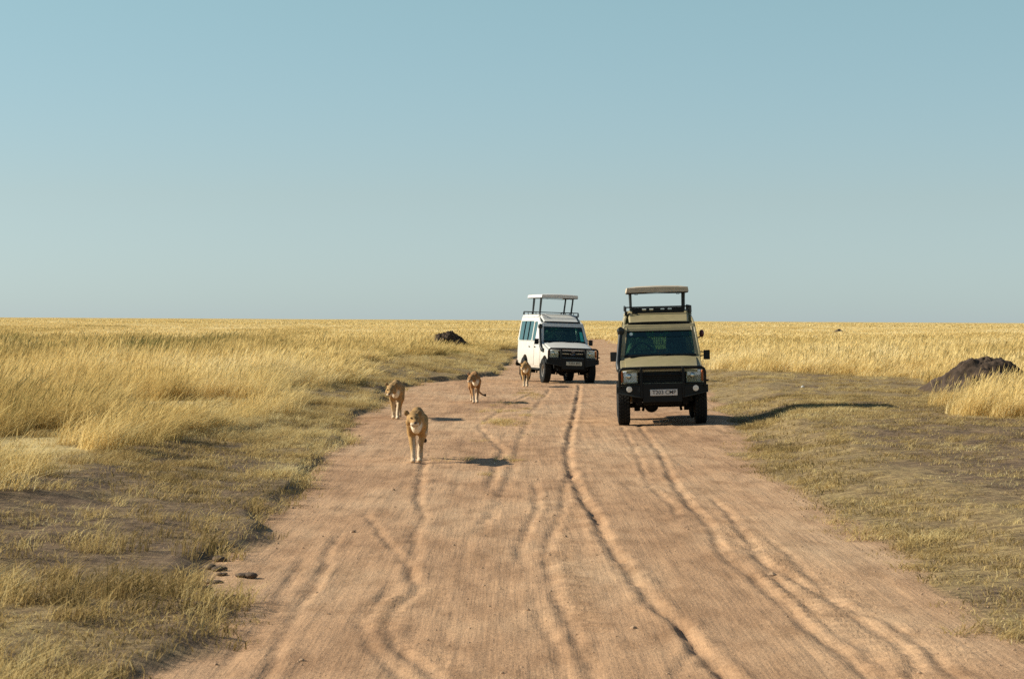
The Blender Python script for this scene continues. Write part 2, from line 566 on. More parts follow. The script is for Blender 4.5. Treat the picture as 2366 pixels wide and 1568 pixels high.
# wheel tracks, measured in the photograph: depth, half width, points
TRACKS = [
    (0.085, 0.13, [(1340, 890), (1330, 950), (1318, 1000), (1310, 1050), (1318, 1090), (1345, 1150), (1378, 1195), (1390, 1230),
                   (1425, 1290), (1465, 1340), (1525, 1400), (1585, 1450), (1615, 1490), (1640, 1530), (1680, 1566)]),
    (0.050, 0.16, [(1235, 905), (1180, 932), (1105, 985), (1130, 1010), (1165, 1040), (1150, 1060), (1135, 1120)]),
    (0.035, 0.16, [(1270, 900), (1225, 960), (1205, 1010), (1190, 1060), (1170, 1130), (1110, 1225)]),
    (0.050, 0.13, [(985, 1060), (975, 1090), (965, 1150), (985, 1190), (957, 1240), (962, 1280), (950, 1330)]),
    (0.045, 0.10, [(848, 1190), (900, 1260), (945, 1310), (958, 1335)]),
    (0.040, 0.12, [(900, 1370), (850, 1400), (838, 1440), (852, 1490), (905, 1540), (940, 1566)]),
    (0.040, 0.12, [(960, 1370), (915, 1400), (898, 1440), (915, 1490), (980, 1540), (1010, 1566)]),
    (0.050, 0.11, [(772, 1250), (742, 1330), (702, 1390), (652, 1470), (607, 1566)]),
    (0.028, 0.11, [(690, 1300), (640, 1400), (560, 1480), (505, 1566)]),
    (0.045, 0.11, [(1238, 1120), (1245, 1170), (1215, 1230), (1198, 1290)]),
    (0.045, 0.12, [(1308, 1110), (1300, 1180), (1270, 1240), (1262, 1290), (1280, 1350), (1302, 1420), (1335, 1480), (1372, 1566)]),
    (0.035, 0.11, [(1235, 1390), (1255, 1440), (1290, 1500), (1310, 1566)]),
    (0.060, 0.13, [(1478, 985), (1530, 1050), (1550, 1100), (1595, 1165), (1645, 1220), (1665, 1270), (1700, 1305), (1760, 1350),
                   (1840, 1420), (1910, 1480), (1970, 1520), (2020, 1566)]),
    (0.040, 0.11, [(1440, 990), (1478, 1060), (1500, 1120), (1552, 1160), (1570, 1200)]),
    (0.055, 0.12, [(1660, 1160), (1695, 1195), (1735, 1262), (1800, 1320), (1860, 1350), (1930, 1390), (2010, 1450), (2080, 1490), (2118, 1530), (2112, 1566)]),
    (0.045, 0.12, [(1700, 1245), (1760, 1300), (1800, 1340), (1900, 1430), (1990, 1500), (2060, 1566)]),
    (0.035, 0.10, [(1780, 1250), (1835, 1290), (1880, 1340), (1960, 1400), (2060, 1440), (2150, 1500), (2210, 1566)]),
    (0.030, 0.10, [(1500, 1400), (1560, 1440), (1610, 1490), (1590, 1530), (1560, 1566)]),
]
TRK = []
for dep, wid, pts in TRACKS:
    g = sorted([at(u, v)[::-1] for u, v in pts])
    yk, xk = np.array([p[0] for p in g]), np.array([p[1] for p in g])
    yf = np.linspace(yk[0], yk[-1], 260)
    xf = np.interp(yf, yk, xk)
    win = max(3, int(260 * min(0.22, 2.4 / (yk[-1] - yk[0]))) | 1)
    ker = np.hanning(win + 2)[1:-1]
    xf = np.convolve(np.pad(xf, win // 2, mode='reflect', reflect_type='odd'), ker / ker.sum(), 'valid')   # a wheel does not turn in corners
    TRK.append((dep, wid, yf, xf))


def road_sd(x, y):
    """signed distance-like value: positive on the dirt road, metres from the nearer edge"""
    el, er = np.interp(y, EL_Y, EL_X), np.interp(y, ER_Y, ER_X)
    wob = (fbm(x * 0.9, y * 0.35, 3, 4) - 0.5) * 1.3
    d = np.minimum(x - el, er - x) + wob * 0.8
    d = np.where(y > 285, d - (y - 285) * 0.2, d)
    d = np.where(y < -20, d - (-20 - y) * 0.02, d)
    return d


def height(x, y):
    x, y = np.asarray(x, float), np.asarray(y, float)
    el, er = np.interp(y, EL_Y, EL_X), np.interp(y, ER_Y, ER_X)
    wob = (fbm(x * 0.9, y * 0.35, 3, 4) - 0.5) * 1.0
    dl, dr = el - x - wob * 0.8, x - er - wob * 0.8
    hl = np.interp(y, [0, 17, 28, 60, 80, 100, 130, 300], [0.20, 0.24, 0.33, 0.36, 0.48, 0.45, 0.35, 0.30])
    hr = np.interp(y, [0, 16, 28, 42, 52, 65, 90, 130, 300], [0.06, 0.10, 0.16, 0.28, 0.34, 0.30, 0.22, 0.25, 0.30])
    left = hl * (0.36 * sstep(-0.06, 0.26, dl) + 0.64 * sstep(0.2, 3.2, dl))
    right = hr * (0.10 * sstep(-0.05, 0.3, dr) + 0.90 * sstep(0.0, 1.9, dr))
    off = np.maximum(dl, dr)
    far = sstep(0.5, 6.0, off)
    z = left + right
    z = z + far * (fbm(x / 19.0, y / 24.0, 21, 3) - 0.5) * 0.35
    z = z + far * sstep(150, 900, y) * (fbm(x / 160.0, y / 220.0, 31, 3) - 0.5) * 1.1
    # lumps of verge and road
    z = z + (1 - sstep(-1.5, 0.5, -off)) * (fbm(x * 1.9, y * 1.1, 41, 5) - 0.5) * 0.10
    onr = sstep(-0.4, 0.4, -off)
    z = z + onr * ((fbm(x * 0.8, y * 0.16, 51, 3) - 0.5) * 0.035 + (fbm(x * 7.0, y * 0.30, 61, 3) - 0.5) * 0.016 + (fbm(x * 6.0, y * 2.4, 65, 3) - 0.5) * 0.012)
    z = z + 0.075 * sstep(2.6, 4.2, x) * np.exp(-((y - 52.0) / 6.0) ** 2) * onr
    for k, (dep, wid, ty, tx) in enumerate(TRK):
        dep, wid = dep * (0.40 if k == 0 else 0.34), wid * (0.46 if k == 0 else 0.42)
        yy = np.clip(y, ty[0] - 2, ty[-1] + 2)
        xt = np.interp(yy, ty, tx)
        fade = sstep(ty[0] - 0.8, ty[0] + 0.2, y) * (1 - sstep(ty[-1] - 0.3, ty[-1] + 1.5, y))
        if ty[0] < 15.5:
            fade = 1 - sstep(ty[-1] - 0.3, ty[-1] + 1.5, y)
            fade = fade * sstep(-40, -30, y)
        j = (vnoise(y * 1.3, y * 0 + k, 71) - 0.5) * 0.035 + (vnoise(y * 4.7, y * 0 + k, 72) - 0.5) * 0.018
        d = x - xt - j
        mod = 0.62 + 0.55 * vnoise(y * 0.7, y * 0 + 3.7 * k, 73)
        prof = -np.exp(-(d / wid) ** 2) + 0.30 * np.exp(-((d + 1.75 * wid) / (0.9 * wid)) ** 2) + 0.26 * np.exp(-((d - 1.8 * wid) / wid) ** 2)
        z = z + dep * fade * mod * prof
        z = z + fade * np.exp(-(d / (wid * 2.2)) ** 2) * (fbm(x * 9.0, y * 2.6, 75 + k, 3) - 0.5) * (0.050 if k == 0 else 0.028)
        if k in (5, 6, 10, 12, 14, 15, 16):       # bars pressed by tyre treads beside the rut
            bar = np.sin(y * 2 * np.pi / 0.31 + d * 9.0 + 3 * vnoise(y * 0.8, y * 0 + k, 79))
            z = z + fade * bar * 0.012 * np.exp(-((d - 0.16) / 0.11) ** 2) * sstep(0.35, 0.6, vnoise(y * 0.5, y * 0 + 5.1 * k, 80)) * (1 - sstep(26, 34, y))
    return z


def hz(x, y):
    return float(height(np.array([x]), np.array([y]))[0])


TL_Y = [0, 14, 20, 26, 30.9, 37.7, 42, 46, 52, 60, 72, 85, 100, 115, 130, 160, 200, 269, 300]
TL_X = [-6.5, -5.9, -5.6, -5.7, -5.9, -5.7, -5.0, -5.1, -5.5, -5.5, -5.3, -5.6, -6.0, -4.6, -2.6, -0.9, 3.0, 7.6, 9]
TR_Y = [0, 38, 44, 47, 53, 58, 63, 84, 90, 97, 105, 130, 200, 245, 300]
TR_X = [12, 12, 11.0, 9.3, 9.8, 11.6, 14.0, 14.8, 13.2, 9.4, 9.3, 9.6, 10.4, 11.4, 12.4]


def tall_sd(x, y):
    n = (fbm(x * 0.55, y * 0.30, 81, 4) - 0.5) * 2.6
    d = np.maximum(np.interp(y, TL_Y, TL_X) - x, x - np.interp(y, TR_Y, TR_X)) + n
    return np.where(y > 283, np.maximum(d, (y - 283) * 0.6), d)


def build_land():
    xs = [0.0]
    core = np.arange(-6.4, 8.6, 0.036)
    lo, hi = [], []
    step, p = 0.05, core[0]
    while p > -9000:
        step *= 1.16
        p -= step
        lo.append(p)
    step, p = 0.05, core[-1]
    while p < 9000:
        step *= 1.16
        p += step
        hi.append(p)
    xs = np.array(lo[::-1] + list(core) + hi)
    ys = [-8000, -3000, -1000, -400, -150, -60, -30, -18, -10, -4, 0, 3, 5.5, 7.5, 9, 10, 10.7, 11.2]
    p = 11.5
    while p < 300:
        ys.append(p)
        p += max(0.046, p * 0.0031)
    while p < 9000:
        ys.append(p)
        p *= 1.045
    ys = np.array(ys, float)
    X, Y = np.meshgrid(xs, ys)
    nx, ny = len(xs), len(ys)
    Z = height(X, Y)
    sd = road_sd(X, Y)
    road = sstep(-0.45, 0.45, sd)
    ts = tall_sd(X, Y)
    straw = sstep(-0.6, 0.8, ts)
    g = fbm(X * 0.45, Y * 0.35, 91, 3)
    soil = sstep(0.50, 0.66, g)
    # the worn dark patch on the left verge and the bare brown ground on the right
    soil = np.maximum(soil, np.exp(-(((X + 4.6) / 2.5) ** 4 + ((Y - 25.4) / 6.0) ** 4)) * 1.5)
    soil = np.maximum(soil, sstep(5.0, 6.6, X) * (1 - sstep(42, 50, Y)) * (0.9 + 0.9 * g))
    soil = np.clip(soil * (1 - straw), 0, 1)
    idx = np.arange(nx * ny).reshape(ny, nx)
    quads = np.stack([idx[:-1, :-1], idx[:-1, 1:], idx[1:, 1:], idx[1:, :-1]], -1).reshape(-1, 4)
    rc = (road[:-1, :-1] + road[1:, 1:]).reshape(-1) * 0.5
    V = np.stack([X, Y, Z], -1).reshape(-1, 3)
    for name, sel in (('ground', rc < 0.5), ('dirt_road', rc >= 0.5)):
        q = quads[sel]
        used, inv = np.unique(q, return_inverse=True)
        me = bpy.data.meshes.new(name)
        nv, nf = len(used), len(q)
        me.vertices.add(nv)
        me.vertices.foreach_set('co', V[used].astype(np.float32).ravel())
        me.loops.add(nf * 4)
        me.loops.foreach_set('vertex_index', inv.reshape(-1).astype(np.int32))
        me.polygons.add(nf)
        me.polygons.foreach_set('loop_start', np.arange(0, nf * 4, 4, dtype=np.int32))
        me.polygons.foreach_set('use_smooth', np.ones(nf, bool))
        for an, arr in (('road', road), ('soil', soil), ('straw', straw)):
            a = me.attributes.new(an, 'FLOAT', 'POINT')
            a.data.foreach_set('value', arr.reshape(-1)[used].astype(np.float32))
        me.update(calc_edges=True)
        me.materials.append(M['earth'])
        o = bpy.data.objects.new(name, me)
        col.objects.link(o)
        tag(o, kind='structure')


build_land()


# ------------------------------------------------------------------ grass (uncountable, so stuff)
def clump_mesh(name, n, rad, h0, h1, width, lean, mat, spread=0.35, head=0.0, flat=0.0, stalks=0):
    """n bent blades in one tuft; each blade is two quads and a tip"""
    a = rng.uniform(0, 2 * math.pi, n)
    rr = rad * np.sqrt(rng.uniform(0, 1, n))
    px, py = rr * np.cos(a), rr * np.sin(a)
    h = rng.uniform(h0, h1, n)
    dx = lean + rng.normal(0, spread, n)
    dy = rng.normal(0, spread, n)
    yaw = rng.uniform(0, 2 * math.pi, n)
    w = width * rng.uniform(0.6, 1.3, n)
    wx, wy = np.cos(yaw) * w * 0.5, np.sin(yaw) * w * 0.5
    ts = [0.0, 0.45, 0.8, 1.0]
    ws = [1.0, 0.8, 0.45 + head, 0.0]
    vs = np.zeros((n, 7, 3))
    for k, (t, s) in enumerate(zip(ts, ws)):
        bx = px + dx * h * t ** 1.7
        by = py + dy * h * t ** 1.7
        bz = h * t * (1 - 0.22 * t * t) * (1 - flat) - 0.03 * (t == 0)
        if k < 3:
            vs[:, 2 * k] = np.stack([bx - wx * s, by - wy * s, bz], -1)
            vs[:, 2 * k + 1] = np.stack([bx + wx * s, by + wy * s, bz], -1)
        else:
            vs[:, 6] = np.stack([bx, by, bz], -1)
    faces = []
    for i in range(n):
        b = i * 7
        faces += [(b, b + 1, b + 3, b + 2), (b + 2, b + 3, b + 5, b + 4), (b + 4, b + 5, b + 6)]
    vs = vs.reshape(-1, 3).tolist()
    tone = list(np.repeat(rng.uniform(0, 1, n), 7))
    for i in range(stalks):                     # thin stems that end in a brown seed head
        a0, r0 = rng.uniform(0, 6.28), rad * math.sqrt(rng.uniform(0, 1))
        p0 = Vector((r0 * math.cos(a0), r0 * math.sin(a0), 0))
        hh = h1 * rng.uniform(0.85, 1.18)
        tip = p0 + Vector(((lean * 0.8 + rng.normal(0, 0.25)) * hh, rng.normal(0, 0.25) * hh, hh))
        yw = rng.uniform(0, 6.28)
        side = Vector((math.cos(yw), math.sin(yw), 0)) * width * 0.35
        q1, q2 = p0.lerp(tip, 0.72) + Vector((-0.02, 0, 0.03)), p0.lerp(tip, 0.88) + Vector((-0.01, 0, 0.015))
        b = len(vs)
        vs += [list(p) for p in (p0 - side, p0 + side, q1 - side, q1 + side, q2 - side * 2.2, q2 + side * 2.2, tip)]
        faces += [(b, b + 1, b + 3, b + 2), (b + 2, b + 3, b + 5, b + 4), (b + 4, b + 5, b + 6)]
        tone += [0.6] * 4 + [0.28] * 3
    me = bpy.data.meshes.new(name)
    me.from_pydata(vs, [], faces)
    at_ = me.attributes.new('blade', 'FLOAT', 'POINT')
    at_.data.foreach_set('value', np.array(tone, np.float32))
    me.materials.append(mat)
    return me


def tuft_set(name, meshes):
    c = bpy.data.collections.new(name)          # source tufts for the scatter, not part of the scene
    for i, me in enumerate(meshes):
        c.objects.link(bpy.data.objects.new(f'{name}_{i:02d}', me))
    return c


def scatter(name, pts, yaw, scl, tint, tufts, mat, label=None):
    n = len(pts)
    me = bpy.data.meshes.new(name)
    me.vertices.add(n)
    me.vertices.foreach_set('co', pts.astype(np.float32).ravel())
    a = me.attributes.new('turn', 'FLOAT_VECTOR', 'POINT')
    rot = np.zeros((n, 3), np.float32)
    rot[:, 2] = yaw
    a.data.foreach_set('vector', rot.ravel())
    a = me.attributes.new('size', 'FLOAT_VECTOR', 'POINT')
    a.data.foreach_set('vector', scl.astype(np.float32).ravel())
    a = me.attributes.new('tint', 'FLOAT', 'POINT')
    a.data.foreach_set('value', tint.astype(np.float32))
    a = me.attributes.new('pick', 'INT', 'POINT')
    a.data.foreach_set('value', rng.integers(0, len(tufts.objects), n).astype(np.int32))
    me.materials.append(mat)
    o = bpy.data.objects.new(name, me)
    col.objects.link(o)
    ng = bpy.data.node_groups.new(name + '_scatter', 'GeometryNodeTree')
    ng.interface.new_socket('Geometry', in_out='INPUT', socket_type='NodeSocketGeometry')
    ng.interface.new_socket('Geometry', in_out='OUTPUT', socket_type='NodeSocketGeometry')
    gi, go = ng.nodes.new('NodeGroupInput'), ng.nodes.new('NodeGroupOutput')
    ci = ng.nodes.new('GeometryNodeCollectionInfo')
    ci.inputs['Collection'].default_value = tufts
    ci.inputs['Separate Children'].default_value = True
    ci.inputs['Reset Children'].default_value = True
    ip = ng.nodes.new('GeometryNodeInstanceOnPoints')
    ip.inputs['Pick Instance'].default_value = True

    def named(nm, t):
        k = ng.nodes.new('GeometryNodeInputNamedAttribute')
        k.data_type = t
        k.inputs['Name'].default_value = nm
        return k.outputs[0]
    ng.links.new(gi.outputs[0], ip.inputs['Points'])
    ng.links.new(ci.outputs[0], ip.inputs['Instance'])
    ng.links.new(named('pick', 'INT'), ip.inputs['Instance Index'])
    e2r = ng.nodes.new('FunctionNodeEulerToRotation')
    ng.links.new(named('turn', 'FLOAT_VECTOR'), e2r.inputs[0])
    ng.links.new(e2r.outputs[0], ip.inputs['Rotation'])
    ng.links.new(named('size', 'FLOAT_VECTOR'), ip.inputs['Scale'])
    ng.links.new(ip.outputs[0], go.inputs[0])
    mo = o.modifiers.new('scatter', 'NODES')
    mo.node_group = ng
    tag(o, label=label, kind='stuff')
    return o


def spots(y0, y1, dens, wide=0.27, pad=7.0):
    """random ground points of a band of the plain, thinned by nothing yet"""
    half = lambda y: wide * y + pad
    area = (y1 - y0) * (half(y0) + half(y1))
    n = int(area * dens)
    y = np.sqrt(rng.uniform(0, 1, n) * ((y1 + pad / wide) ** 2 - (y0 + pad / wide) ** 2) + (y0 + pad / wide) ** 2) - pad / wide
    x = rng.uniform(-1, 1, n) * half(y)
    return x, y


def field_tint(x, y):
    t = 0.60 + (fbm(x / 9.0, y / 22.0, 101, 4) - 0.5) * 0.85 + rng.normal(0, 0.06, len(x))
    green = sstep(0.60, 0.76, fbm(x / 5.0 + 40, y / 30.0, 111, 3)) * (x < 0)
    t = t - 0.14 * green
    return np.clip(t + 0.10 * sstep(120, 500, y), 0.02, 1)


T_NEAR = tuft_set('tall_tuft', [clump_mesh('tall_tuft', 140, 0.30, 0.28, 0.70, 0.0085, 0.40, M['tall'], 0.32, 0.2, stalks=10) for _ in range(6)])
T_MID = tuft_set('field_tuft', [clump_mesh('field_tuft', 120, 0.50, 0.28, 0.64, 0.016, 0.40, M['tall'], 0.32, 0.2, stalks=4) for _ in range(5)])
T_FAR = tuft_set('plain_tuft', [clump_mesh('plain_tuft', 90, 1.3, 0.30, 0.62, 0.07, 0.35, M['tall'], 0.30, 0.3) for _ in range(4)])
T_VFAR = tuft_set('horizon_tuft', [clump_mesh('horizon_tuft', 120, 5.0, 0.30, 0.70, 0.35, 0.3, M['tall'], 0.3, 0.3) for _ in range(4)])
S_NEAR = tuft_set('verge_tuft', [clump_mesh('verge_tuft', 40, 0.14, 0.06, 0.20, 0.007, 0.55, M['short'], 0.75) for _ in range(6)])
S_LIE = tuft_set('flat_tuft', [clump_mesh('flat_tuft', 26, 0.20, 0.08, 0.26, 0.006, 0.9, M['short'], 0.9, 0.0, 0.55) for _ in range(5)])


def tall_band(name, y0, y1, dens, tufts, hs, label):
    x, y = spots(y0, y1, dens)
    d = tall_sd(x, y)
    keep = d > rng.uniform(-0.5, 0.5, len(x))
    keep &= (fbm(x * 0.42 + 9, y * 0.22, 171, 4) > rng.uniform(0.34, 0.50, len(x)) * np.where(y < 75, 1.0, 0.9)) | (y > 170)
    x, y, d = x[keep], y[keep], d[keep]
    z = height(x, y)
    s = rng.uniform(0.75, 1.2, len(x)) * (0.72 + 0.28 * sstep(0, 3, d)) * (0.30 + 1.4 * fbm(x / 2.2, y / 4.0, 121, 3))
    for mx, my, mr in ((13.3, 66, 3.0), (-3.9, 143, 4.5), (44.6, 326, 6.0)):      # grazed and trampled low round the mounds
        s = s * (1 - 0.55 * np.exp(-(((x - mx) / mr) ** 2 + ((y - my) / (1.6 * mr)) ** 2)))
    sc = np.stack([rng.uniform(0.85, 1.2, len(x)), rng.uniform(0.85, 1.2, len(x)), s * hs], -1)
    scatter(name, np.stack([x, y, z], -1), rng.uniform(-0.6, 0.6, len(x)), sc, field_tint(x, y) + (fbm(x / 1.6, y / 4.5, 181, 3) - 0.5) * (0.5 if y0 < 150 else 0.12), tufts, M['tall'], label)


tall_band('tall_grass', 11, 70, 7.0, T_NEAR, 1.0, 'tall dry golden grass leaning in the wind along the verges')
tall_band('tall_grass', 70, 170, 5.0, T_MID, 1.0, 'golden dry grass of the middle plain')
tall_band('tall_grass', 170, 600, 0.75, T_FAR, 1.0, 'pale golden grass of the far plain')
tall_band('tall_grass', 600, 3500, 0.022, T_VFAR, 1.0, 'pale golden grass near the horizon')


def short_band(name, y0, y1, dens, tufts, label, lie):
    x, y = spots(y0, y1, dens, 0.24, 3.0)
    rd, td = road_sd(x, y), tall_sd(x, y)
    clump = fbm(x * 0.8, y * 0.5, 131, 4)
    cover = 1 - sstep(-0.30, 0.30, rd)
    left = x < 0
    bare = np.exp(-(((x + 4.6) / 2.4) ** 4 + ((y - 25.4) / 5.8) ** 4))
    p = cover * np.where(left, 0.20 + 2.6 * (clump - 0.40), 0.05 + 2.2 * np.maximum(0, clump - 0.44))
    p = p * np.where(left, 1, 1 - 0.72 * sstep(0.5, 2.0, -rd) * (1 - sstep(40, 50, y)))
    p = p * (1 - 0.90 * bare) * (1 - 0.6 * sstep(0.3, 1.5, td))
    # thin tufts that stay between the ruts in the middle distance
    mid = np.exp(-((x - np.interp(y, [30, 40, 50, 75], [-0.2, -0.15, -0.45, 0.6])) / 0.42) ** 2) * sstep(33, 40, y) * (1 - sstep(66, 80, y))
    p = np.maximum(p, 0.55 * mid * sstep(0.45, 0.6, fbm(x * 1.2, y * 0.5, 141, 3)))
    p = p * (1 - 0.9 * np.exp(-(((x + 2.75) / 0.6) ** 4 + ((y - 20.6) / 1.9) ** 4)))     # bare shoulder with the clods
    keep = rng.uniform(0, 1, len(x)) < p
    x, y, left, clump, rd = x[keep], y[keep], left[keep], clump[keep], rd[keep]
    z = height(x, y)
    s = rng.uniform(0.6, 1.25, len(x)) * np.where(left, 1.0, 0.62) * (0.75 + 0.9 * np.maximum(0, clump - 0.4))
    s = np.where(rd > 0.3, s * 0.7, s) * np.where(left & (y < 24), 1.4, 1.0)
    t = 0.56 - 0.13 * left * (1 - sstep(28, 36, y)) + (fbm(x * 0.7, y * 0.4, 151, 3) - 0.5) * 0.7 + rng.normal(0, 0.12, len(x)) - np.where(left, 0, 0.10)
    sc = np.stack([np.ones(len(x)), np.ones(len(x)), s], -1)
    sc[:, :2] *= rng.uniform(0.8, 1.3, (len(x), 1))
    scatter(name, np.stack([x, y, z], -1), rng.uniform(-1.2, 1.2, len(x)) if not lie else rng.uniform(-2.5, 2.5, len(x)), sc,
            np.clip(t, 0.03, 1), tufts, M['short'], label)


short_band('short_grass', 11, 60, 24.0, S_NEAR, 'short yellow green grass on the road verges', False)
short_band('short_grass', 60, 150, 12.0, S_NEAR, 'short dry grass on the farther verges', False)
short_band('flattened_grass', 11, 60, 8.0, S_LIE, 'flattened dry stalks lying on the verges', True)


S_LIT = tuft_set('stubble', [clump_mesh('stubble', 34, 0.26, 0.015, 0.075, 0.008, 0.5, M['short'], 1.3, 0.0, 0.2) for _ in range(6)])


def litter(name, y0, y1, dens, label):
    x, y = spots(y0, y1, dens, 0.24, 3.0)
    rd, td = road_sd(x, y), tall_sd(x, y)
    c = fbm(x * 1.1 + 5, y * 0.8, 231, 4)
    p = (1 - sstep(-0.35, 0.25, rd)) * (0.25 + 2.2 * (c - 0.36)) * (1 - 0.8 * sstep(0.3, 1.5, td))
    p = p * np.where(x > 0, 1 - 0.68 * sstep(0.5, 2.0, -rd) * (1 - sstep(40, 50, y)), 1)
    p = p * (1 - 0.62 * np.exp(-(((x + 4.6) / 2.4) ** 4 + ((y - 25.4) / 5.8) ** 4)))
    p = p * (1 - 0.9 * np.exp(-(((x + 2.75) / 0.6) ** 4 + ((y - 20.6) / 1.9) ** 4)))
    k = rng.uniform(0, 1, len(x)) < p
    x, y = x[k], y[k]
    n = len(x)
    sc = rng.uniform(0.7, 1.3, (n, 1)) * np.ones((n, 3))
    t = 0.36 + (fbm(x * 0.9, y * 0.6, 241, 3) - 0.5) * 0.9 + rng.normal(0, 0.16, n)
    scatter(name, np.stack([x, y, height(x, y)], -1), rng.uniform(0, 6.28, n), sc, np.clip(t, 0.02, 1), S_LIT, M['short'], label)


litter('grass_stubble', 11, 62, 22.0, 'dry stubble and broken stalks on the bare verge soil')


def pebble_mesh():
    m = MB().ball((0, 0, 0.004), (0.016, 0.020, 0.011), 7, 5)
    m.v = [tuple(c * random.uniform(0.75, 1.25) for c in p) for p in m.v]
    return m.mesh('pebble', M['grit'], 0)


G_SET = tuft_set('pebble', [pebble_mesh() for _ in range(5)])


def gravel():
    x, y = spots(11, 48, 30.0, 0.20, 2.0)
    rd = road_sd(x, y)
    p = sstep(-0.6, 0.1, rd) * (0.12 + 1.4 * np.maximum(0, fbm(x * 0.9, y * 0.25, 251, 4) - 0.45)) + 0.55 * np.exp(-(rd / 0.35) ** 2)
    k = rng.uniform(0, 1, len(x)) < p
    x, y = x[k], y[k]
    n = len(x)
    sc = np.exp(rng.normal(-1.05, 0.45, (n, 1))) * np.ones((n, 3))
    scatter('gravel', np.stack([x, y, height(x, y)], -1), rng.uniform(0, 6.28, n), sc, rng.uniform(0, 1, n), G_SET, M['grit'], 'small clods and gravel lying on the dirt road')


gravel()


# ------------------------------------------------------------------ safari vehicles
def side_x(z):
    return float(np.interp(z, [0, 1.0, 1.44, 2.03, 2.15, 2.30, 2.38, 2.44], [0.845, 0.865, 0.86, 0.775, 0.755, 0.72, 0.67, 0.58]))


def arc(cy, cz, r, a0, a1, n=12):
    return [(cy + r * math.cos(R(a0 + (a1 - a0) * i / n)), cz + r * math.sin(R(a0 + (a1 - a0) * i / n))) for i in range(n + 1)]


def rect(y0, y1, z0, z1, c=0.05):
    return [(y0 + c, z0), (y1 - c, z0), (y1, z0 + c), (y1, z1 - c), (y1 - c, z1), (y0 + c, z1), (y0, z1 - c), (y0, z0 + c)]


def text_mesh(name, body, size, mat, parent, loc, extrude=0.002):
    cu = bpy.data.curves.new(name, 'FONT')
    cu.body = body
    cu.size = size
    cu.align_x = 'CENTER'
    cu.align_y = 'CENTER'
    cu.extrude = extrude
    cu.offset = 0.0006
    t = bpy.data.objects.new('lettering_source', cu)
    col.objects.link(t)
    dg = bpy.context.evaluated_depsgraph_get()
    dg.update()
    me = bpy.data.meshes.new_from_object(t.evaluated_get(dg))
    bpy.data.objects.remove(t)
    bpy.data.curves.remove(cu)
    me.transform(Matrix.Rotation(R(90), 4, 'X'))
    me.transform(Matrix.Translation(loc))
    me.materials.clear()
    me.materials.append(mat)
    o = bpy.data.objects.new(name, me)
    col.objects.link(o)
    o.parent = parent
    o['kind'] = 'stuff'          # characters a few pixels high
    return o


def wheel_meshes():
    r, w = 0.42, 0.125
    prof = [(-w * 0.72, 0.215), (-w * 0.98, 0.27), (-w * 1.04, 0.34), (-w * 0.90, 0.395), (-w * 0.70, 0.409), (0, 0.411),
            (w * 0.70, 0.409), (w * 0.90, 0.395), (w * 1.04, 0.34), (w * 0.98, 0.27), (w * 0.72, 0.215)]
    t = MB().lathe_x(prof, 48)
    nb = 34
    for i in range(nb):
        for k, (cx, off) in enumerate(((-0.084, 0), (-0.030, .5), (0.030, 0), (0.084, .5))):
            a = 2 * math.pi * (i + off) / nb
            hw, ha = 0.021 if k in (1, 2) else 0.026, 0.062
            pts = []
            for rr in (0.40, r + 0.006):
                for sx, sa in ((-1, -1), (1, -1), (1, 1), (-1, 1)):
                    aa = a + sa * ha + (0.03 if sx * (cx) > 0 else 0)
                    pts.append((cx + sx * hw, rr * math.cos(aa), rr * math.sin(aa)))
            t.hexa(pts)
    rim = MB().lathe_x([(-0.085, 0.20), (-0.09, 0.222), (0.09, 0.222), (0.085, 0.20), (0.03, 0.185), (0.02, 0.09), (0.055, 0.075), (0.06, 0.02),
                        (0.03, 0.015), (-0.04, 0.015), (-0.05, 0.18)], 28)
    for i in range(6):
        a = i * math.pi / 3
        rim.ball((0.03, 0.125 * math.cos(a), 0.125 * math.sin(a)), 0.016, 6, 4)
    return t.mesh('tyre', M['rubber'], 40), rim.mesh('rim', M['steel'], 40)


TYRE_ME, RIM_ME = wheel_meshes()


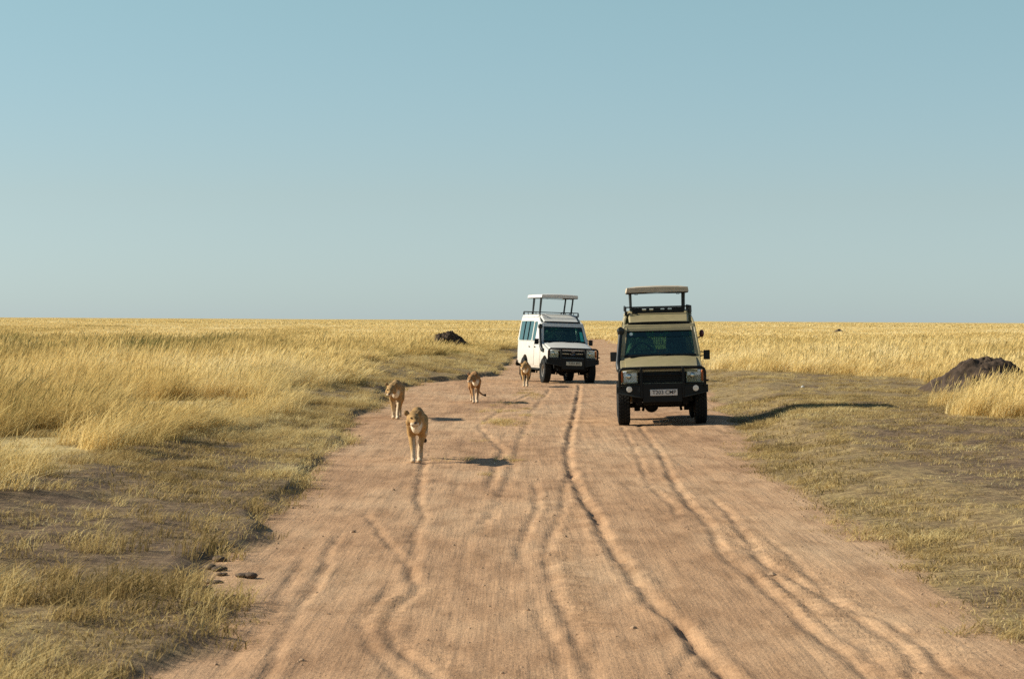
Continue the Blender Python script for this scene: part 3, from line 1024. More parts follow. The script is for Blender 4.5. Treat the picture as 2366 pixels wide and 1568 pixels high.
def safari_vehicle(label, paint, roof_mat, pop_z, plate_txt, plate_mat, tan, pop_dx=0.0):
    root = empty('safari_vehicle')
    tag(root, label, 'safari vehicle', 'safari vehicles driving on the dirt road')
    P, K = M[paint], M['black']
    # --- lower shell with wheel arches
    poly = [(-0.60, 0.68)] + arc(0, 0.42, 0.53, 152, 8) + arc(2.98, 0.42, 0.53, 172, 22) + \
           [(3.52, 0.58), (4.06, 0.64), (4.16, 0.74), (4.17, 1.05), (4.12, 1.44), (0.60, 1.44), (0.50, 1.365), (-0.52, 1.135), (-0.60, 1.05)]
    b = MB().extrude_x(poly, -0.845, 0.845)
    # side frames of the cabin with their openings
    outer = [(0.58, 1.435), (0.93, 2.03), (1.02, 2.10), (1.30, 2.19), (1.70, 2.36), (4.02, 2.37), (4.10, 2.25), (4.13, 1.435)]
    wins = [[(0.76, 1.47), (1.36, 1.47), (1.36, 2.02), (1.07, 2.02)], rect(1.45, 1.92, 1.46, 2.13), rect(2.02, 4.00, 1.46, 2.15)]
    for s in (-1, 1):
        b.plate(outer, wins, lambda y, z: (s * side_x(z), y, z), lambda y, z: (s * (side_x(z) - 0.045), y, z))
        # windscreen pillar, front face
        b.hexa([(s * 0.745, 0.575, 1.44), (s * 0.845, 0.60, 1.44), (s * 0.845, 0.70, 1.44), (s * 0.745, 0.66, 1.44),
                (s * 0.672, 0.925, 2.045), (s * 0.762, 0.95, 2.045), (s * 0.762, 1.03, 2.045), (s * 0.672, 1.0, 2.045)])
    # windscreen header and forward roof
    b.hexa([(-0.765, 0.925, 2.022), (0.765, 0.925, 2.022), (0.765, 1.30, 2.05), (-0.765, 1.30, 2.05),
            (-0.735, 0.96, 2.092), (0.735, 0.96, 2.092), (0.72, 1.30, 2.135), (-0.72, 1.30, 2.135)])
    b.hexa([(-0.70, 0.896, 1.955), (0.70, 0.896, 1.955), (0.70, 0.93, 1.955), (-0.70, 0.93, 1.955),
            (-0.69, 0.922, 2.03), (0.69, 0.922, 2.03), (0.69, 0.96, 2.03), (-0.69, 0.96, 2.03)])
    # rear wall
    b.plate([(-0.86, 1.44), (0.86, 1.44), (0.775, 2.03), (0.70, 2.34), (-0.70, 2.34), (-0.775, 2.03)],
            [[(-0.62, 1.52), (0.62, 1.52), (0.58, 2.08), (-0.58, 2.08)]],
            lambda x, z: (x, 4.125, z), lambda x, z: (x, 4.08, z))
    # lip under the bonnet front and strip below the lamps
    b.box(-0.80, 0.80, -0.625, -0.59, 0.855, 0.895)
    body = b.build('body', P, root, 30, 0.012)
    # --- raised roof around the hatch
    rf = MB()
    for s in (-1, 1):
        rf.hexa([(s * 0.735, 1.62, 2.29), (s * 0.46, 1.62, 2.36), (s * 0.46, 4.08, 2.36), (s * 0.735, 4.08, 2.29),
                 (s * 0.69, 1.68, 2.385), (s * 0.46, 1.68, 2.425), (s * 0.46, 4.02, 2.425), (s * 0.69, 4.02, 2.385)])
    rf.box(-0.458, 0.458, 1.66, 1.86, 2.36, 2.422)
    rf.box(-0.458, 0.458, 3.86, 4.03, 2.36, 2.422)
    rf.build('roof', M[paint], root, 30, 0.012)
    MB().hexa([(-0.64, 1.08, 2.105), (0.64, 1.08, 2.105), (0.66, 1.66, 2.33), (-0.66, 1.66, 2.33),
               (-0.61, 1.10, 2.155), (0.61, 1.10, 2.155), (0.62, 1.66, 2.40), (-0.62, 1.66, 2.40)]).build('roof_fairing', M[paint], root, 30, 0.015)
    MB().box(-0.655, 0.655, 1.00, 1.06, 2.088, 2.135).tube([(-0.64, 1.0, 2.13), (-0.30, 0.985, 2.14), (0.30, 0.985, 2.14), (0.66, 1.0, 2.13)], 0.016).build('visor_rail', K, root)
    # --- bonnet
    bn = MB()
    nx, ny = 10, 6
    vs = []
    for top in (1, 0):
        for j in range(ny + 1):
            t = j / ny
            for i in range(nx + 1):
                q = -1 + 2 * i / nx
                hw = 0.735 + 0.02 * t
                z = 1.185 + 0.215 * t + 0.035 * (1 - abs(q) ** 3.0) - 0.035 * max(0, 0.12 - t) / 0.12
                vs.append((q * hw, -0.60 + 1.17 * t - 0.03 * (1 - q * q), z if top else z - 0.055))
    st, off = nx + 1, (nx + 1) * (ny + 1)
    fs = []
    for j in range(ny):
        for i in range(nx):
            a = j * st + i
            fs.append((a, a + 1, a + st + 1, a + st))
            fs.append((off + a, off + a + st, off + a + st + 1, off + a + 1))
    ring = [i for i in range(st)] + [j * st + nx for j in range(1, ny + 1)] + [ny * st + i for i in range(nx - 1, -1, -1)] + [j * st for j in range(ny - 1, 0, -1)]
    for a, c in zip(ring, ring[1:] + ring[:1]):
        fs.append((a, c, off + c, off + a))
    bn.add(vs, fs).build('bonnet', P, root, 40)
    MB().box(-0.76, 0.76, 0.555, 0.625, 1.395, 1.452).build('cowl', K, root, 30, 0.01)
    for s in (-1, 1):
        wp = MB().tube([(0.12 * s + 0.10, 0.55, 1.462), (0.12 * s - 0.22, 0.545, 1.452)], 0.013, 6)
        wp.tube([(0.12 * s + 0.28, 0.55, 1.46), (0.30 * s - 0.15, 0.50, 1.425), (0.30 * s - 0.33, 0.42, 1.405)], 0.012, 6)
        wp.build('wiper', K, root)
    # --- windscreen and windows
    MB().hexa([(-0.75, 0.605, 1.45), (0.75, 0.605, 1.45), (0.75, 0.611, 1.45), (-0.75, 0.611, 1.45),
               (-0.68, 0.945, 2.025), (0.68, 0.945, 2.025), (0.68, 0.951, 2.025), (-0.68, 0.951, 2.025)]).build('windscreen', M['glass'], root, 0)
    MB().tube([(-0.748, 0.592, 1.455), (0.748, 0.592, 1.455), (0.687, 0.882, 1.950), (-0.687, 0.882, 1.950)], 0.013, 6, True).build('windscreen_seal', K, root)
    ys = lambda z: 0.600 + (z - 1.45) / 0.575 * 0.34 - 0.004
    MB().hexa([(-0.695, ys(1.83), 1.83), (0.695, ys(1.83), 1.83), (0.695, ys(1.83) + .003, 1.83), (-0.695, ys(1.83) + .003, 1.83),
               (-0.683, ys(1.95), 1.95), (0.683, ys(1.95), 1.95), (0.683, ys(1.95) + .003, 1.95), (-0.683, ys(1.95) + .003, 1.95)]).build('sun_strip', M['strip'], root, 0)
    if tan:
        MB().disc_y(-0.60, 0.845, 1.90, 0.036, 0.004, 16).build('windscreen_patch', M['paper'], root)
    else:  # flat teal panel along the right edge of the windscreen
        MB().hexa([(0.60, 0.600, 1.47), (0.72, 0.600, 1.47), (0.72, 0.604, 1.47), (0.60, 0.604, 1.47),
                   (0.585, 0.795, 1.80), (0.675, 0.795, 1.80), (0.675, 0.799, 1.80), (0.585, 0.799, 1.80)]).build('windscreen_patch', M['teal'], root, 0)
    for s in (-1, 1):
        f1, f2 = (lambda y, z: (s * (side_x(z) - 0.014), y, z)), (lambda y, z: (s * (side_x(z) - 0.020), y, z))
        MB().plate([(0.72, 1.45), (1.38, 1.45), (1.38, 2.04), (1.05, 2.04)], [], f1, f2).build('door_window', M['sideglass'], root, 0)
        if not tan:  # pale panel covering the door glass, gives the window its pale tone
            MB().plate([(0.74, 1.46), (1.36, 1.46), (1.36, 2.03), (1.06, 2.03)], [], lambda y, z: (s * (side_x(z) - 0.003), y, z),
                       lambda y, z: (s * (side_x(z) - 0.009), y, z)).build('pale_window_panel', M['pale_panel'], root, 0)
        MB().plate(rect(1.43, 1.94, 1.45, 2.14, 0.03), [], f1, f2).build('side_window', M['sideglass'], root, 0)
        sw = MB().plate(rect(2.0, 4.02, 1.45, 2.16, 0.03), [], f1, f2).build('side_window', M['sideglass'], root, 0)
        for yy in (2.66, 3.36):
            MB().plate([(yy - 0.022, 1.46), (yy + 0.022, 1.46), (yy + 0.022, 2.15), (yy - 0.022, 2.15)], [],
                       lambda y, z: (s * (side_x(z) + 0.004), y, z), lambda y, z: (s * (side_x(z) - 0.012), y, z)).build('window_divider', K, sw, 0)
        # doors proud of the shell, with handles
        for y0, y1 in ((0.68, 1.55), (1.60, 2.38)):
            d = MB().plate(rect(y0, y1, 0.56 if y0 < 1 else 0.60, 1.425, 0.04), [], lambda y, z: (s * 0.857, y, z), lambda y, z: (s * 0.843, y, z)).build('door', P, root, 20, 0.004)
            MB().box(*sorted((s * 0.858, s * 0.885)), y1 - 0.20, y1 - 0.06, 1.22, 1.255).build('handle', K, d)
        MB().box(*sorted((s * 0.80, s * 0.90)), 0.62, 2.38, 0.44, 0.475).build('side_step', M['winch'], root, 30, 0.01)
        # mirrors on arms
        mb = MB().hexa([(s * 0.92, 0.62, 1.33), (s * 1.055, 0.66, 1.33), (s * 1.055, 0.72, 1.33), (s * 0.92, 0.70, 1.33),
                        (s * 0.92, 0.62, 1.53), (s * 1.055, 0.66, 1.53), (s * 1.055, 0.72, 1.53), (s * 0.92, 0.70, 1.53)])
        mb.tube([(s * 0.83, 0.78, 1.40), (s * 0.95, 0.68, 1.42)], 0.014, 6).tube([(s * 0.82, 0.80, 1.50), (s * 0.95, 0.68, 1.49)], 0.012, 6)
        mb.build('side_mirror', K, root, 30, 0.012)
        MB().box(*sorted((s * 0.66, s * 0.92)), 3.44, 3.455, 0.20, 0.62).build('mud_flap', M['rubber'], root)
        MB().box(*sorted((s * 0.66, s * 0.90)), 0.46, 0.475, 0.30, 0.66).build('mud_flap', M['rubber'], root)
    MB().hexa([(-0.63, 4.10, 1.51), (0.63, 4.10, 1.51), (0.63, 4.106, 1.51), (-0.63, 4.106, 1.51),
               (-0.59, 4.10, 2.09), (0.59, 4.10, 2.09), (0.59, 4.106, 2.09), (-0.59, 4.106, 2.09)]).build('rear_window', M['sideglass'], root, 0)
    # --- nose: grille with slats, lamps
    gr = MB().box(-0.50, 0.50, -0.605, -0.56, 0.895, 1.165).build('grille', M['under'], root)
    for i in range(6):
        z = 0.92 + 0.042 * i
        MB().box(-0.48, 0.48, -0.622, -0.603, z, z + 0.017).build('slat', M['winch'], gr)
    if not tan:
        for a0 in (-0.40, 0.13):
            MB().box(a0, a0 + 0.27, -0.640, -0.622, 1.028, 1.052).build('grille_bar', M['chrome'], gr)
        el = lambda rx, rz, cz: [(rx * math.cos(2 * math.pi * i / 20), -0.640, cz + rz * math.sin(2 * math.pi * i / 20)) for i in range(20)]
        MB().tube(el(0.095, 0.058, 1.04), 0.010, 6, True).tube(el(0.030, 0.052, 1.04), 0.007, 6, True).tube(el(0.062, 0.020, 1.068), 0.007, 6, True).build('emblem', M['chrome'], gr)
    for s in (-1, 1):
        x0, x1 = sorted((s * 0.515, s * 0.80))
        hb = MB().box(x0, x1, -0.600, -0.56, 0.905, 1.145)
        hl = hb.build('headlight', M['lamp'], root, 30, 0.01)
        MB().box(x0 - 0.004, x1 + 0.004, -0.652, -0.640, 0.900, 1.150).build('lens', M['lens'], hl, 30, 0.004)
        MB().ball(((x0 + x1) / 2 - 0.03, -0.600, 1.04), (0.065, 0.036, 0.065)).build('bulb_reflector', M['chrome'], hl)
        a0, a1 = sorted((s * 0.808, s * 0.872))
        MB().box(a0, a1, -0.612, -0.54, 0.915, 1.140).build('indicator', M['amber'], root, 30, 0.012)
    # --- bull bar
    bb = MB()
    yb = -0.74
    hoop = [(-0.875, yb + .04, 0.80), (-0.88, yb + .02, 1.10), (-0.86, yb, 1.165), (-0.81, yb, 1.200), (-0.42, yb - .01, 1.208), (0.42, yb - .01, 1.208),
            (0.81, yb, 1.200), (0.86, yb, 1.165), (0.88, yb + .02, 1.10), (0.875, yb + .04, 0.80)]
    bb.tube(hoop, 0.033, 10)
    for s in (-1, 1):
        bb.box(*sorted((s * 0.405, s * 0.455)), yb - 0.045, yb + 0.045, 0.58, 1.228)
        bb.tube([(s * 0.43, yb, 0.885), (s * 0.89, yb + .03, 0.872)], 0.018, 8)
        # wing box rising to the outside
        x0, x1 = s * 0.455, s * 0.945
        bb.hexa([(x0, yb - 0.05, 0.625), (x1, yb + 0.06, 0.715), (x1, yb + 0.30, 0.73), (x0, yb + 0.24, 0.625),
                 (x0, yb - 0.05, 0.842), (x1, yb + 0.06, 0.842), (x1, yb + 0.30, 0.842), (x0, yb + 0.24, 0.842)])
    bb.box(-0.405, 0.405, yb - 0.03, yb + 0.10, 0.50, 0.885)
    bb.tube([(-0.43, yb, 1.06), (0.43, yb, 1.06)], 0.020, 8)
    bull = bb.build('bull_bar', K, root, 35, 0.008)
    for s in (-1, 1):
        MB().hexa([(s * 0.455, yb - 0.062, 0.590), (s * 0.945, yb + 0.045, 0.688), (s * 0.945, yb + 0.10, 0.688), (s * 0.455, yb, 0.590),
                   (s * 0.455, yb - 0.062, 0.630), (s * 0.945, yb + 0.045, 0.716), (s * 0.945, yb + 0.10, 0.716), (s * 0.455, yb, 0.630)]).build('wing_lip', M['winch'], bull, 30, 0.006)
        MB().box(*sorted((s * 0.47, s * 0.90)), yb + 0.005, yb + 0.020, 0.66 if False else 0.845, 0.850).build('wing_top', M['winch'], bull)
        if tan:
            MB().disc_y(s * 0.685, yb - 0.035, 0.775, 0.060, 0.06, 20, 0.012).build('fog_light', M['fog'], bull)
    MB().tube([(0.90, yb + .03, 0.93), (0.955, yb + .03, 0.925)], 0.02, 8).build('side_lug', K, bull)
    # --- number plate
    pl = MB().box(-0.255, 0.305, yb - 0.052, yb - 0.038, 0.635, 0.762).build('number_plate', M[plate_mat], bull, 30, 0.004)
    text_mesh('lettering', plate_txt, 0.112, M['ink'], pl, (0.032, yb - 0.055, 0.699))
    # --- underbody
    ub = MB().box(-0.62, 0.62, -0.50, 0.50, 0.50, 1.00).box(-0.52, -0.42, -0.6, 4.1, 0.44, 0.58).box(0.42, 0.52, -0.6, 4.1, 0.44, 0.58)
    ub.hexa([(-0.40, -0.62, 0.46), (0.40, -0.62, 0.46), (0.36, 0.2, 0.36), (-0.36, 0.2, 0.36), (-0.40, -0.62, 0.52), (0.40, -0.62, 0.52), (0.36, 0.2, 0.52), (-0.36, 0.2, 0.52)])
    ub.box(-0.40, 0.40, 0.5, 3.9, 0.46, 0.62)
    ub.build('chassis', M['under'], root)
    for yy, dx in ((0.0, -0.22), (2.98, 0.02)):
        ax = MB().tube([(-0.78, yy, 0.42), (0.78, yy, 0.42)], 0.055, 10).ball((dx, yy, 0.41), (0.15, 0.14, 0.15))
        for s in (-1, 1):
            ax.box(*sorted((s * 0.46, s * 0.58)), yy - 0.10, yy + 0.10, 0.30, 0.42)
            ax.tube([(s * 0.52, yy - 0.55, 0.52), (s * 0.52, yy, 0.37), (s * 0.52, yy + 0.55, 0.52)], 0.035, 6)
            ax.tube([(s * 0.40, yy - 0.04, 0.30), (s * 0.36, yy + 0.02, 0.52)], 0.028, 8)
        ax.build('axle', M['under'], root)
    bk = MB().box(-0.86, 0.86, 4.16, 4.26, 0.52, 0.66)
    bk.tube([(-0.88, 4.05, 0.72), (-0.88, 4.20, 0.58), (-0.84, 4.26, 0.56)], 0.03, 8)
    bk.build('rear_bumper', K, root, 30, 0.02)
    for s in (-1, 1):
        for yy in (0.0, 2.98):
            w = empty('wheel', (s * 0.80, yy, 0.424), root)
            if s < 0:
                w.rotation_euler = (0, 0, math.pi)
            for me, nm in ((TYRE_ME, 'tyre'), (RIM_ME, 'rim')):
                o = bpy.data.objects.new(nm, me)
                col.objects.link(o)
                o.parent = w
    # --- snorkel on the driver's side
    sn = MB().tube([(-0.80, 0.20, 1.12), (-0.868, 0.30, 1.16), (-0.895, 0.42, 1.28), (-0.885, 0.52, 1.42), (-0.845, 0.78, 1.75), (-0.825, 0.88, 1.90)],
                   [0.06, 0.07, 0.055, 0.046, 0.046, 0.05], 10)
    sn.tube([(-0.825, 0.88, 1.88), (-0.82, 0.885, 1.94), (-0.82, 0.87, 1.99), (-0.82, 0.83, 2.02)], [0.055, 0.078, 0.082, 0.05], 12)
    sn.box(-0.90, -0.80, 0.10, 0.36, 1.08, 1.20)
    sn.build('snorkel', M['winch'], root, 40)
    # --- rack rails, light bar or load deck
    rk = MB()
    for s in (-1, 1):
        rk.tube([(s * 0.70, 1.40, 2.34), (s * 0.70, 1.46, 2.47), (s * 0.70, 3.95, 2.50), (s * 0.70, 4.02, 2.40)], 0.018, 8)
        for yy in (1.5, 2.1, 2.7, 3.3, 3.9):
            rk.tube([(s * 0.69, yy, 2.38), (s * 0.70, yy, 2.48)], 0.012, 6)
    rk.tube([(-0.70, 1.48, 2.47), (0.70, 1.48, 2.47)], 0.014, 8)
    rack = rk.build('roof_rack', K, root)
    if tan:
        holes = [rect(cx - 0.042, cx + 0.042, 2.392, 2.432, 0.004) for cx in (-0.30, -0.145, 0.095, 0.25)]
        MB().plate([(-0.56, 2.335), (0.56, 2.335), (0.56, 2.455), (-0.56, 2.455)], holes, lambda x, z: (x, 1.470, z), lambda x, z: (x, 1.485, z)).build('light_bar', K, rack, 0)
        MB().box(-0.72, -0.66, 1.45, 1.62, 2.30, 2.38).tube([(-0.70, 1.5, 2.38), (-0.70, 1.5, 2.47)], 0.02, 8).build('rack_bracket', M['winch'], rack)
        MB().box(0.66, 0.72, 1.6, 1.8, 2.34, 2.44).build('rack_bracket', M['winch'], rack)
    else:
        for i in range(9):
            yy = 2.35 + 0.17 * i
            MB().box(-0.70, -0.47, yy, yy + 0.085, 2.475, 2.495).build('deck_slat', K, rack)
        MB().tube([(0.66, 1.40, 2.24), (0.66, 1.38, 2.33), (0.66, 1.45, 2.37), (0.66, 1.55, 2.36), (0.66, 1.60, 2.30)], 0.018, 8).build('grab_handle', K, rack)
    # --- pop-up roof on its posts
    z0 = pop_z
    pr = MB()
    sec = [(-0.675, 0.0), (-0.66, 0.10), (-0.45, 0.128), (0, 0.138), (0.45, 0.128), (0.66, 0.10), (0.675, 0.0), (0.64, 0.0), (0.62, 0.06), (0, 0.09), (-0.62, 0.06), (-0.64, 0.0)]
    n = len(sec)
    ysec = [1.66, 1.72, 3.76, 3.82]
    vs = [(x * (0.995 if k in (0, 3) else 1), yy, z0 + (z if k in (1, 2) else z * 0.82)) for k, yy in enumerate(ysec) for x, z in sec]
    fs = [(k * n + i, k * n + (i + 1) % n, (k + 1) * n + (i + 1) % n, (k + 1) * n + i) for k in range(3) for i in range(n)]
    fs += [tuple(range(n)), tuple(3 * n + i for i in range(n - 1, -1, -1))]
    pr.add(vs, fs)
    pr.box(-0.655, 0.655, 1.664, 1.70, z0 - 0.005, z0 + 0.10)
    pr.v = [(a + pop_dx, b_, c_) for a, b_, c_ in pr.v]
    pop = pr.build('pop_up_roof', M[roof_mat], root, 40)
    MB().tube([(q_ + pop_dx, w_, z0 - 0.012) for q_, w_ in ((-0.655, 1.70), (0.655, 1.70), (0.655, 3.78), (-0.655, 3.78))], 0.014, 6, True).build('roof_frame', K, pop)
    for xx in (-0.46 + pop_dx, 0.44 + pop_dx):
        MB().tube([(xx - 0.03, 1.72, z0), (xx - 0.03, 1.72, z0 - 0.05), (xx + 0.03, 1.72, z0 - 0.05), (xx + 0.03, 1.72, z0)], 0.008, 6).build('latch', K, pop)
    for s in (-1, 1):
        for yy in (1.98, 3.05):
            ps = MB().tube([(s * 0.575, yy, 2.40), (s * 0.580 + pop_dx, yy, z0 + 0.05)], 0.022, 8)
            ps.tube([(s * 0.575, yy + 0.10, 2.40), (s * 0.595 + pop_dx, yy + 0.13, z0 + 0.05)], 0.018, 8)
            ps.build('roof_post', M['winch'], root)
    # --- inside: dash, wheel, seats
    MB().hexa([(-0.72, 0.66, 1.44), (0.72, 0.66, 1.44), (0.72, 1.02, 1.44), (-0.72, 1.02, 1.44),
               (-0.70, 0.70, 1.475), (0.70, 0.70, 1.475), (0.70, 0.98, 1.50), (-0.70, 0.98, 1.50)]).build('dashboard', M['interior'], root, 30, 0.01)
    MB().tube([(-0.38 + 0.18 * math.cos(a), 1.06 - 0.05 * math.sin(a), 1.54 + 0.165 * math.sin(a)) for a in [2 * math.pi * i / 18 for i in range(18)]], 0.014, 6, True) \
        .tube([(-0.38, 1.0, 1.46), (-0.38, 1.06, 1.54)], 0.02, 6).box(-0.55, -0.21, 1.05, 1.065, 1.53, 1.55).build('steering_wheel', K, root)
    for xx in (-0.38, 0.38):
        st_ = MB().hexa([(xx - 0.24, 1.50, 1.30), (xx + 0.24, 1.50, 1.30), (xx + 0.24, 1.62, 1.30), (xx - 0.24, 1.62, 1.30),
                         (xx - 0.21, 1.60, 1.76), (xx + 0.21, 1.60, 1.76), (xx + 0.21, 1.70, 1.76), (xx - 0.21, 1.70, 1.76)]).build('seat', M['seat'], root, 30, 0.03)
        MB().box(xx - 0.12, xx + 0.12, 1.62, 1.69, 1.79, 1.93).build('headrest', M['seat'], st_, 30, 0.02)
    for yy in (2.55, 3.45):
        for xx in (-0.42, 0.42):
            MB().hexa([(xx - 0.22, yy, 1.30), (xx + 0.22, yy, 1.30), (xx + 0.22, yy + 0.12, 1.30), (xx - 0.22, yy + 0.12, 1.30),
                       (xx - 0.20, yy + 0.10, 1.86), (xx + 0.20, yy + 0.10, 1.86), (xx + 0.20, yy + 0.20, 1.86), (xx - 0.20, yy + 0.20, 1.86)]).build('seat', M['seat'], root, 30, 0.03)
    if tan:
        net = MB()
        for i in range(6):
            net.box(-0.13 + 0.055 * i, -0.118 + 0.055 * i, 3.98, 3.99, 1.62, 1.86)
        for i in range(5):
            net.box(-0.13, 0.157, 3.975, 3.979, 1.62 + 0.057 * i, 1.632 + 0.057 * i)
        net.build('wire_screen', M['pale_net'], root)
        MB().ball((0.99, 3.05, 1.86), (0.055, 0.05, 0.085)).tube([(0.80, 3.1, 1.72), (0.97, 3.06, 1.80)], 0.016, 6).build('rear_mirror', M['red'], root)
    MB().box(-0.10, 0.10, 0.93, 0.95, 1.90, 1.955).build('rear_view_mirror', K, root)
    return root


def place(root, x, y, yaw, pts, roll_extra=0.0):
    """set on the ground: pitch and roll follow the wheel contact points"""
    c, s = math.cos(yaw), math.sin(yaw)
    P3 = [(px, py, hz(x + c * px - s * py, y + s * px + c * py)) for px, py in pts]
    A = np.array([[px, py, 1] for px, py, _ in P3])
    sol = np.linalg.lstsq(A, np.array([p[2] for p in P3]), rcond=None)[0]
    X = Vector((1, 0, sol[0])).normalized()
    Yv = Vector((0, 1, sol[1]))
    Zv = X.cross(Yv).normalized()
    Yv = Zv.cross(X)
    m = Matrix((X, Yv, Zv)).transposed()
    m = Matrix.Rotation(yaw, 3, 'Z') @ m @ Matrix.Rotation(roll_extra, 3, 'Y')
    root.matrix_world = Matrix.Translation((x, y, float(sol[2]) - 0.012)) @ m.to_4x4()


WH = [(-0.8, 0), (0.8, 0), (-0.8, 2.98), (0.8, 2.98)]
tan_car = safari_vehicle('tan safari vehicle with wide bull bar and raised roof beside the long roadside shadow', 'tan', 'tan_roof', 2.79, 'T203 CMP', 'plate', True)
place(tan_car, 3.16, 50.6, R(-2.1), WH, R(0.25))
white_car = safari_vehicle('white safari vehicle angled across the road with raised roof and roof rack', 'white', 'white_roof', 3.0, 'T254 BSS', 'plate_y', False, 0.06)
place(white_car, 1.94, 84.6, R(13.0), WH, R(1.8))


# ------------------------------------------------------------------ fused bodies (lionesses, drivers)
def fuse(mb, name, voxel, smooth=6, factor=0.5):
    me = bpy.data.meshes.new(name + '_source')
    me.from_pydata(mb.v, [], mb.f)
    bm = bmesh.new()
    bm.from_mesh(me)
    bmesh.ops.recalc_face_normals(bm, faces=bm.faces)
    bm.to_mesh(me)
    bm.free()
    o = bpy.data.objects.new(name + '_source', me)
    col.objects.link(o)
    r = o.modifiers.new('remesh', 'REMESH')
    r.mode = 'VOXEL'
    r.voxel_size = voxel
    s = o.modifiers.new('smooth', 'SMOOTH')
    s.iterations = smooth
    s.factor = factor
    dg = bpy.context.evaluated_depsgraph_get()
    dg.update()
    out = bpy.data.meshes.new_from_object(o.evaluated_get(dg))
    bpy.data.objects.remove(o)
    out.name = name
    out.shade_smooth()
    return out


def fur_material():
    m, nt, b, o = new_mat('lion_fur')
    a = N(nt, 'ShaderNodeAttribute', attribute_name='coat')
    tc = N(nt, 'ShaderNodeTexCoord')
    f = noise(nt, 22, 6, 0.7, tc.outputs['Object'])
    r = ramp(nt, [(0.3, (0.80, 0.78, 0.76)), (0.7, (1.12, 1.12, 1.12))])
    nt.links.new(f, r.inputs[0])
    nt.links.new(mixc(nt, 1.0, a.outputs['Color'], r.outputs[0], 'MULTIPLY'), b.inputs['Base Color'])
    b.inputs['Roughness'].default_value = 0.85
    b.inputs['Specular IOR Level'].default_value = 0.2
    mp = N(nt, 'ShaderNodeMapping')
    mp.inputs['Scale'].default_value = (60, 60, 18)
    nt.links.new(tc.outputs['Object'], mp.inputs[0])
    bp = N(nt, 'ShaderNodeBump')
    bp.inputs['Strength'].default_value = 0.4
    bp.inputs['Distance'].default_value = 0.01
    nt.links.new(noise(nt, 1.0, 4, 0.6, mp.outputs[0]), bp.inputs['Height'])
    nt.links.new(bp.outputs[0], b.inputs['Normal'])
    return m


M['fur'] = fur_material()
M['nose'] = simple_mat('lion_nose', (0.05, 0.028, 0.022), 0.5)
M['eye'] = simple_mat('lion_eye', (0.10, 0.065, 0.02), 0.2)


